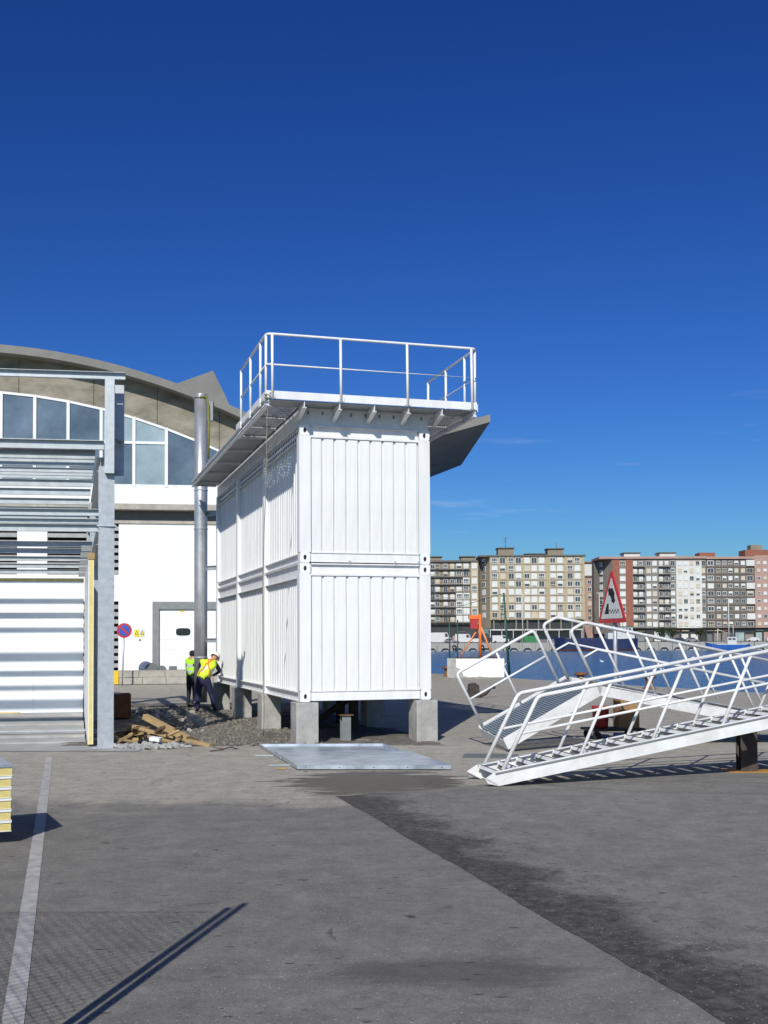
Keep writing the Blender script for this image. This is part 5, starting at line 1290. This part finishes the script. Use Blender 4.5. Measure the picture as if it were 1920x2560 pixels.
# balconied block, left
t = thing('apartment_block', 'brown apartment block with dark balconies, half hidden behind the cabins', 'building', (20, FY + 6, GZ)); ox = 20
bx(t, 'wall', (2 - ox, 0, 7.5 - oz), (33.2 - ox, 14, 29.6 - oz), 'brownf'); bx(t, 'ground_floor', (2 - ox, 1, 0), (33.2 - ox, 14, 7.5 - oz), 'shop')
bx(t, 'corner_strip', (30.8 - ox, -.5, 7.5 - oz), (33.4 - ox, -.001, 29.8 - oz), 'beige')
for k in range(8):
    z = 28.2 - 2.68 * k
    for c in (5, 8, 10.5, 13, 15.4, 17.2, 19.0, 21.8, 24.2):
        window(t, c - ox, 0, z - oz - .15, 1.5, 1.9, (3, 2, 1, 3, 1, 3), .3)
    for c in (26.6, 29.1):
        if rnd.random() < .6:
            b_ = bx(t, 'enclosed_balcony', (c - 1.15 - ox, -1.1, z - 1.2 - oz), (c + 1.15 - ox, -.001, z + 1.2 - oz), 'whitef'); o = link('window', WIN[rnd.choice((1, 1, 0)), 'shutter'], b_, (c - ox, -1.1, z - oz)); o.scale = (2.0, 1, 1.7)
        else: window(t, c - ox, 0, z - oz, 1.9, 1.9); balcony(t, c - 1.15 - ox, c + 1.15 - ox, 0, z - oz)
    window(t, 32.0 - ox, -.5, z - oz, 1.9, 2.0)
    balcony(t, 2.2 - ox, 17.9 - ox, 0, z - oz); balcony(t, 18.1 - ox, 25.3 - ox, 0, z - oz)
bx(t, 'roof', (2 - ox, -.9, 29.6 - oz), (33.2 - ox, 14, 30.2 - oz), 'roofd')
for x0, x1 in ((14.5, 20.5), (27.5, 32.5)): bx(t, 'roof_box', (x0 - ox, 3, 30.2 - oz), (x1 - ox, 9, 31.6 - oz), 'brownf'); bx(t, 'roof_box_slab', (x0 - .4 - ox, 2.5, 31.61 - oz), (x1 + .4 - ox, 9.5, 31.9 - oz), 'roofd')
# lower block in the gap
t = thing('apartment_block', 'pinkish apartment block set back in the gap between two taller ones', 'building', (74, FY + 40, GZ)); ox = 74
bx(t, 'wall', (66 - ox, 0, 0), (92 - ox, 12, 26 - oz), 'pinkf'); bx(t, 'roof', (65.7 - ox, -.4, 26 - oz), (92.3 - ox, 12, 26.5 - oz), 'roofd')
bx(t, 'penthouse', (77 - ox, 2, 26.5 - oz), (90 - ox, 10, 31.5 - oz), 'whitef'); bx(t, 'penthouse_roof', (76.5 - ox, 1.4, 31.5 - oz), (90.5 - ox, 10, 32 - oz), 'brickf')
for k in range(7):
    for c in (79, 81.4, 83.8, 86.2, 88.6): window(t, c - ox, 0, 24 - 2.75 * k - oz, 1.5, 1.7, (2, 2, 1, 3, 1, 4), .5)
# brick and white block
ROW4 = [28.4 - 2.66 * k for k in range(9)]
t = thing('apartment_block', 'apartment block with red brick stripes, balconies and a white window bay', 'building', (94, FY, GZ)); ox = 94
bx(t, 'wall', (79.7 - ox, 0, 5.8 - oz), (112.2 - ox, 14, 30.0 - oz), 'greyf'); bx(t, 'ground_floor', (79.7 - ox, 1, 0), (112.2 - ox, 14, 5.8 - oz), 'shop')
bx(t, 'brick_stripe', (79.7 - ox, -.25, 5.8 - oz), (82.1 - ox, -.001, 30 - oz), 'brickf'); bx(t, 'brick_stripe', (84.4 - ox, -.25, 5.8 - oz), (86.7 - ox, -.001, 30 - oz), 'brickf')
m = MB(); m.prism([(79.7 - ox, -.25), (75.1 - ox, 10), (75.1 - ox, 14), (79.69 - ox, 14)], 'z', 3, 30 - oz); m.build('side_wall', 'greyf', t)
bx(t, 'white_bay', (101.7 - ox, -.8, 5.8 - oz), (110.6 - ox, -.001, 29.2 - oz), 'whitef')
for z in ROW4:
    window(t, 76.9 - ox, 5.5, z - oz, 1.8, 1.8, (4, 1, 1, 1, 1, 1), .2, R(-66))
    window(t, 83.25 - ox, 0, z - oz, 2.0, 1.7, (6, 1, 1, 1, 1, 0), .05)
    for c in (87.6, 89.6): window(t, c - ox, 0, z - oz - .1, 1.35, 1.8, (3, 2, 1, 2, 1, 1))
    balcony(t, 86.8 - ox, 90.9 - ox, 0, z - oz)
    for c in (92.3, 94.4): window(t, c - ox, 0, z - oz, 1.6, 1.7, (5, 1, 1, 1, 2, 1))
    if rnd.random() < .25:
        b_ = bx(t, 'enclosed_balcony', (95.7 - ox, -1.1, z - 1.2 - oz), (99.8 - ox, -.001, z + 1.15 - oz), 'whitef'); o = link('window', WIN[1, 'shutter'], b_, (97.7 - ox, -1.1, z - oz)); o.scale = (3.7, 1, 1.5)
    else:
        for c in (96.6, 98.6): window(t, c - ox, 0, z - oz - .1, 1.35, 1.8, (3, 2, 1, 2, 1, 1))
        balcony(t, 95.7 - ox, 99.8 - ox, 0, z - oz)
    window(t, 100.7 - ox, 0, z - oz, 1.5, 1.8, (2, 3, 1, 2, 1, 2))
    for c in (103, 104.95, 107.1, 109.2): window(t, c - ox, -.8, z - oz, 1.4, 1.55, (5, 1, 2, 1, 1, 2), .35)
    window(t, 111.4 - ox, 0, z - oz, 1.3, 1.8, (2, 3, 1, 2, 1, 2))
bx(t, 'roof', (75 - ox, -.7, 30.0 - oz), (112.2 - ox, 14, 30.8 - oz), 'pinkf')
for x0, x1 in ((84.5, 90), (97, 102.5)): bx(t, 'roof_box', (x0 - ox, 3, 30.8 - oz), (x1 - ox, 9, 32.2 - oz), 'whitef'); bx(t, 'roof_box_slab', (x0 - .3 - ox, 2.5, 32.21 - oz), (x1 + .3 - ox, 9.5, 32.5 - oz), 'roofd')
# dark block
t = thing('apartment_block', 'dark grey brown apartment block right of the white bay', 'building', (120.6, FY, GZ)); ox = 120.6
bx(t, 'wall', (112.25 - ox, 0, 5.8 - oz), (129.1 - ox, 14, 29.8 - oz), 'darkf'); bx(t, 'ground_floor', (112.25 - ox, 1, 0), (129.1 - ox, 14, 5.8 - oz), 'shop')
for z in ROW4:
    window(t, 113.9 - ox, 0, z - oz, 2.2, 1.8, (1, 3, 1, 2, 1, 4), .4)
    for c in (116.6, 118.7, 120.8, 122.9, 125.2): window(t, c - ox, 0, z - oz, 1.4, 1.5, (4, 1, 2, 2, 1, 3), .4)
    if rnd.random() < .45: bx(t, 'enclosed_balcony', (126.2 - ox, -.9, z - 1.1 - oz), (129 - ox, -.001, z + 1.0 - oz), 'whitef')
    else: window(t, 127.6 - ox, 0, z - oz, 2.2, 1.7, (1, 3, 1, 2, 1, 3), .3)
    bx(t, 'floor_band', (112.3 - ox, -.25, z - 1.35 - oz), (129 - ox, -.001, z - 1.15 - oz), 'greyf')
bx(t, 'roof', (112.25 - ox, -.7, 29.8 - oz), (129.1 - ox, 14, 30.6 - oz), 'pinkf'); bx(t, 'roof_box', (111 - ox, 3, 30.61 - oz), (116.5 - ox, 9, 32.3 - oz), 'brickf')
# pinkish block, right edge
t = thing('apartment_block', 'pinkish brick apartment block at the right edge with a red roof house', 'building', (137, FY, GZ)); ox = 137
bx(t, 'wall', (129.15 - ox, -.5, 5.8 - oz), (150 - ox, 14, 31 - oz), 'pinkf'); bx(t, 'ground_floor', (129.15 - ox, .5, 0), (150 - ox, 14, 5.8 - oz), 'shop')
for z in ROW4:
    for c in (130.5, 132.7, 136.0, 138.4, 142, 144.4): window(t, c - ox, -.5, z - oz, 1.2, 1.15, (5, 2, 2, 1, 2, 1), .2)
bx(t, 'roof_house', (127 - ox, 3, 31 - oz), (140 - ox, 10, 33.2 - oz), 'brickf'); bx(t, 'roof_tank', (129.4 - ox, 4, 33.2 - oz), (133.5 - ox, 8, 35 - oz), 'brownf')

# shop fronts at street level
for o in [o for o in COL.objects if o.name.startswith('ground_floor')]:
    xs = [v[0] for v in o.bound_box]; y0 = o.bound_box[0][1]; zt = max(v[2] for v in o.bound_box); x = min(xs) + .4
    while x < max(xs) - 2.5:
        wd = rnd.uniform(1.4, 3.2); m = MB(); m.box((x, y0 - .12, .2), (x + wd, y0 - .001, rnd.uniform(2.4, min(3.6, zt - .3)))); m.build('shop_window', rnd.choice(['greyf', 'pane', 'whitef', 'carg', 'pinkf', 'darkg', 'glassp']), o.parent)
        if rnd.random() < .5: m = MB(); m.box((x - .1, y0 - .8, min(3.7, zt - .25)), (x + wd + .1, y0 - .001, min(4.0, zt - .02))); m.build('shop_awning', rnd.choice(['greyf', 'brickf', 'darkg', 'whitef', 'beige']), o.parent)
        x += wd + rnd.uniform(.3, 1.0)
# vehicles and street things on the far quay
def van(x, y, L_, H_, body, lab, cab='front', yaw=0, glassy=True):
    t = thing('parked_van', lab, 'van', (x, y, GZ), (0, 0, yaw), 'vehicles parked on the far quay')
    w_ = 1.9
    m = MB(); m.prism([(-L_ / 2, .35), (L_ / 2, .35), (L_ / 2, H_ * .5), (L_ / 2 - .55, H_ * .58), (L_ / 2 - 1.15, H_), (-L_ / 2, H_)], 'y', -w_ / 2, w_ / 2); m.build('body', body, t)
    m = MB(); m.prism([(L_ / 2 - 1.9, H_ * .6), (L_ / 2 - .75, H_ * .6), (L_ / 2 - 1.2, H_ * .92), (L_ / 2 - 1.9, H_ * .92)], 'y', -w_ / 2 - .01, -w_ / 2 - .001); m.build('side_window', 'pane', t)
    for xx in (-L_ / 2 + .9, L_ / 2 - .9):
        for yy in (-w_ / 2 - .02, w_ / 2 - .18): m = MB(); m.tube([(xx, yy, .35), (xx, yy + .2, .35)], .35, 14); m.build('wheel', 'black', t)
def car(x, y, body, lab, yaw=0):
    t = thing('parked_car', lab, 'car', (x, y, GZ), (0, 0, yaw), 'vehicles parked on the far quay')
    m = MB(); m.prism([(-2.0, .3), (2.05, .3), (2.1, .7), (1.2, .9), (.5, 1.42), (-1.2, 1.45), (-1.85, .95), (-2.05, .85)], 'y', -.85, .85); m.build('body', body, t)
    m = MB(); m.prism([(1.0, .93), (.42, 1.34), (-1.1, 1.36), (-1.6, .95)], 'y', -.861, -.851); m.build('side_window', 'pane', t)
    for xx in (-1.25, 1.3):
        for yy in (-.87, .69): m = MB(); m.tube([(xx, yy, .32), (xx, yy + .18, .32)], .32, 14); m.build('wheel', 'black', t)
Yq = 352
van(17.5, Yq + 6, 7.5, 3.4, 'carw', 'long white van on the far quay beside the cabin edge'); van(25.2, Yq + 4, 5.4, 2.9, 'carw', 'white box van on the far quay left of the orange mast')
van(31.5, Yq + 8, 6.0, 3.0, 'card2', 'dark blue van on the far quay behind the orange mast'); van(37.0, Yq + 5, 5.2, 2.4, 'carw', 'white van on the far quay right of the orange mast')
for i, (x, b_, lab) in enumerate(((21, 'carg', 'grey car parked on the far quay between two white vans'), (29, 'carw', 'white car parked on the far quay behind the orange mast'), (41.8, 'card2', 'dark car parked on the far quay left of the green skip'),
                                 (93, 'card2', 'dark car on the far quay right of the blue ship'), (98, 'carg', 'grey car on the far quay behind the blue boat bow'), (118, 'carw', 'white car on the far quay right of the fishing boat'), (123, 'carw', 'second white car on the far quay near the right edge'), (128, 'carg', 'grey car on the far quay at the right edge'))):
    car(x, Yq + 3 + (i % 3) * 2, b_, lab, R(180 if i % 2 else 0))
m = MB(); m.prism([(-2.2, .1), (2.2, .1), (2.5, 2.2), (-2.5, 2.2)], 'y', -1, 1)
for k in range(5): m.box((-1.8 + k * .85, -1.08, .2), (-1.68 + k * .85, -1.001, 2.1))
tag(m.build('green_skip', 'cargreen', loc=(47.2, Yq + 9, GZ + .02)), 'green skip on the far quay below the beige block', 'skip')
kk = thing('kiosk_canopy', 'long pale quayside canopy below the beige block', 'canopy', (44, Yq + 22, GZ))
m = MB(); m.box((-9, -2, 4.2), (22, 2, 4.5)); m.build('roof', 'whitef', kk)
for i in range(9): m = MB(); m.box((-8.8 + i * 3.8, -1.8, 0), (-8.6 + i * 3.8, -1.6, 4.2)); m.build('post', 'whitef', kk)
m = MB(); m.box((-9, 2.2, 0), (22, 2.4, 4.1)); m.build('back_wall', 'darkg', kk)
ny = thing('net_heap', 'heap of yellow fishing nets on the far quay', 'nets', (58.5, Yq + 4, GZ))
m = MB()
for i in range(60):
    x, y = random.gauss(0, 1.9), random.gauss(0, .5); z = max(.1, 1.2 - .28 * abs(x)) * random.random(); m.tube([(x - .6, y, z), (x, y + .2, z + .25), (x + .6, y, z)], .2, 5)
m.build('nets', 'cary', ny)
for i, (x, h) in enumerate(((45.0, 16), (70, 16), (112, 14), (127.5, 17))):
    t = thing('street_lamp', ['pale street lamp in front of the beige block left half', 'pale street lamp at the right end of the beige block', 'pale street lamp left of the fishing boat', 'pale street lamp near the right edge of the far quay'][i], 'street lamp', (x, Yq + 12, GZ), group='street lamps on the far quay')
    m = MB(); m.tube([(0, 0, 0), (0, 0, h)], [.16, .1], 8); m.build('pole', 'whitef', t); m = MB(); m.box((-.9, -.15, h), (.2, .15, h + .15)); m.build('lamp_head', 'whitef', t)
for i, x in enumerate((21.5, 30.0, 38.0, 52.5, 130.0)):
    m = MB(); n = 16; pts = [(.55 * math.cos(2 * math.pi * k / n), 0, .55 * math.sin(2 * math.pi * k / n)) for k in range(n + 1)]; m.tube(pts, .2, 6, cap=False)
    tag(m.build('tyre_fender', 'black', loc=(x, 343.9, -.2)), 'black tyre fender on the far quay wall, ' + ['first from the cabin', 'second from the cabin', 'third from the cabin', 'behind the stair rails', 'nearest the right edge'][i], 'fender', 'tyre fenders on the far quay wall')
# small quayside trees
def tree(x, y, h, lab, r):
    t = thing('tree', lab, 'tree', (x, y, GZ)); rr = random.Random(int(x)); m = MB()
    m.tube([(0, 0, 0), (.1, 0, h * .3), (0, .1, h * .55), (.1, 0, h * .8)], [.22, .16, .12, .05], 7)
    for k in range(6): a = k * 1.05; m.tube([(0, 0, h * .4), (math.cos(a) * r * .5, math.sin(a) * r * .5, h * .62), (math.cos(a) * r * .85, math.sin(a) * r * .85, h * .8)], [.09, .06, .03], 5)
    m.build('trunk', 'bark', t); m = MB()
    for _ in range(900):
        u = Vector((rr.gauss(0, 1), rr.gauss(0, 1), rr.gauss(0, 1))).normalized() * rr.random() ** .4; p = Vector((u.x * r, u.y * r, h * .66 + u.z * h * .34))
        if noise.noise(p * .9 + Vector((x, 0, 0))) < -.12: continue
        a = Vector((rr.uniform(-1, 1), rr.uniform(-1, 1), rr.uniform(-1, 1))).normalized() * rr.uniform(.12, .3); b_ = a.cross(Vector((rr.uniform(-1, 1), rr.uniform(-1, 1), 1))).normalized() * rr.uniform(.08, .2)
        m.add([p - a, p + b_, p + a, p - b_], [(0, 1, 2, 3)])
    m.build('crown', 'leaf', t)
tree(92.0, Yq + 20, 5.2, 'small dark tree on the far quay below the brick stripes', 1.9); tree(95.8, Yq + 21, 4.8, 'small dark tree on the far quay, middle of three', 1.8); tree(105.0, Yq + 20, 4.9, 'small dark tree on the far quay below the white bay', 2.0)

# moored ship and fishing boat
sh = thing('cargo_ship', 'dark blue ship with white wheelhouse moored at the far quay', 'ship', (64, 338, -1.5))
def hull(L_, B_, D_, sheer):
    m = MB(); n = 20; prof = []
    for i in range(n + 1):
        q = i / n; x = -L_ / 2 + L_ * q; b_ = B_ / 2 * (1 - max(0, (.16 - q) / .16) ** 2.2) * (1 - .35 * max(0, (q - .85) / .15) ** 2); d = D_ + sheer * (max(0, .3 - q) / .3) ** 2 + sheer * .3 * max(0, q - .8) / .2
        prof.append((x, max(.05, b_), d))
    rows = []
    for (x, b_, d) in prof:
        rake = -.9 * (1 - min(1, (x + L_ / 2) / 4)); rows.append([(x + rake * k, s * b_ * w_, z) for (z, w_, k, s) in ((-.6, .75, 0, -1), (.55, .93, .35, -1), (d, 1, 1, -1), (d, 1, 1, 1), (.55, .93, .35, 1), (-.6, .75, 0, 1))])
    vs = [p for r_ in rows for p in r_]; 
    for i in range(n):
        for j in range(5):
            o = len(m.v)
            m.add([rows[i][j], rows[i + 1][j], rows[i + 1][j + 1], rows[i][j + 1]], [(0, 1, 2, 3)], 1 if j in (0, 4) else (2 if j == 2 else 0))
    m.add(rows[-1], [tuple(range(6))], 0); return m
hull(24, 6.5, 3.6, .7).build('hull', ['hull', 'hullred', 'darkg'], sh)
m = MB(); m.box((3, -2.6, 3.6), (11, 2.6, 5.4)); m.box((5, -2.3, 5.4), (10.5, 2.3, 7.2)); m.build('wheelhouse', 'carw', sh)
for k in range(5): m = MB(); m.box((5.3 + k, -2.32, 6.1), (6.0 + k, -2.301, 6.8)); m.build('window', 'pane', sh)
m = MB(); m.box((4.6, -2.6, 7.2), (10.9, 2.6, 7.35)); m.build('wheelhouse_roof', 'cargreen', sh)
m = MB(); m.tube([(8, 0, 7.3), (8, 0, 12)], .12, 6); m.tube([(-8, 0, 3.6), (-8, 0, 6.2)], .12, 6); m.build('mast', 'whitef', sh)
m = MB(); m.box((-7, -3.2, 3.62), (2.5, -3.1, 3.95)); m.build('bulwark', 'hull', sh)
fb = thing('fishing_boat', 'bright blue fishing boat with white wheelhouse moored at the far quay', 'boat', (103.8, 338, -1.5))
hull(12.5, 3.4, 1.7, .8).build('hull', ['boatblue', 'boatblue', 'whitef'], fb)
m = MB(); m.box((-.6, -1.1, 1.7), (2.2, 1.1, 4.0)); m.build('wheelhouse', 'carw', fb)
for k in range(2): m = MB(); m.box((-.3 + k * 1.2, -1.12, 3.1), (.6 + k * 1.2, -1.101, 3.7)); m.build('window', 'pane', fb)
m = MB(); m.tube([(1.5, 0, 4), (1.5, 0, 7.5)], .08, 6); m.tube([(-3.2, 0, 1.7), (-3.2, 0, 6.5)], .1, 6); m.tube([(-3.2, 0, 6.3), (1, 0, 4.8)], .06, 6); m.build('mast', 'whitef', fb)
m = MB(); m.box((-4, -1.72, 1.72), (5, -1.66, 1.9)); m.build('rub_rail', 'whitef', fb)

# gulls on the water
for i, (x, y) in enumerate(((16, 150), (21, 190), (33, 170), (30, 120), (42, 150), (55, 200), (60, 160), (8, 120), (70, 190), (24, 235))):
    t = thing('gull', 'white gull floating on the harbour water', 'bird', (x, y, -1.5), (0, 0, i * 1.3), 'gulls floating on the harbour')
    m = MB(); m.tube([(-.3, 0, .1), (-.15, 0, .1), (.05, 0, .12), (.18, 0, .16), (.24, 0, .28), (.3, 0, .31), (.36, 0, .3)], [.02, .09, .12, .08, .05, .055, .02], 8); m.build('body', 'gull', t)
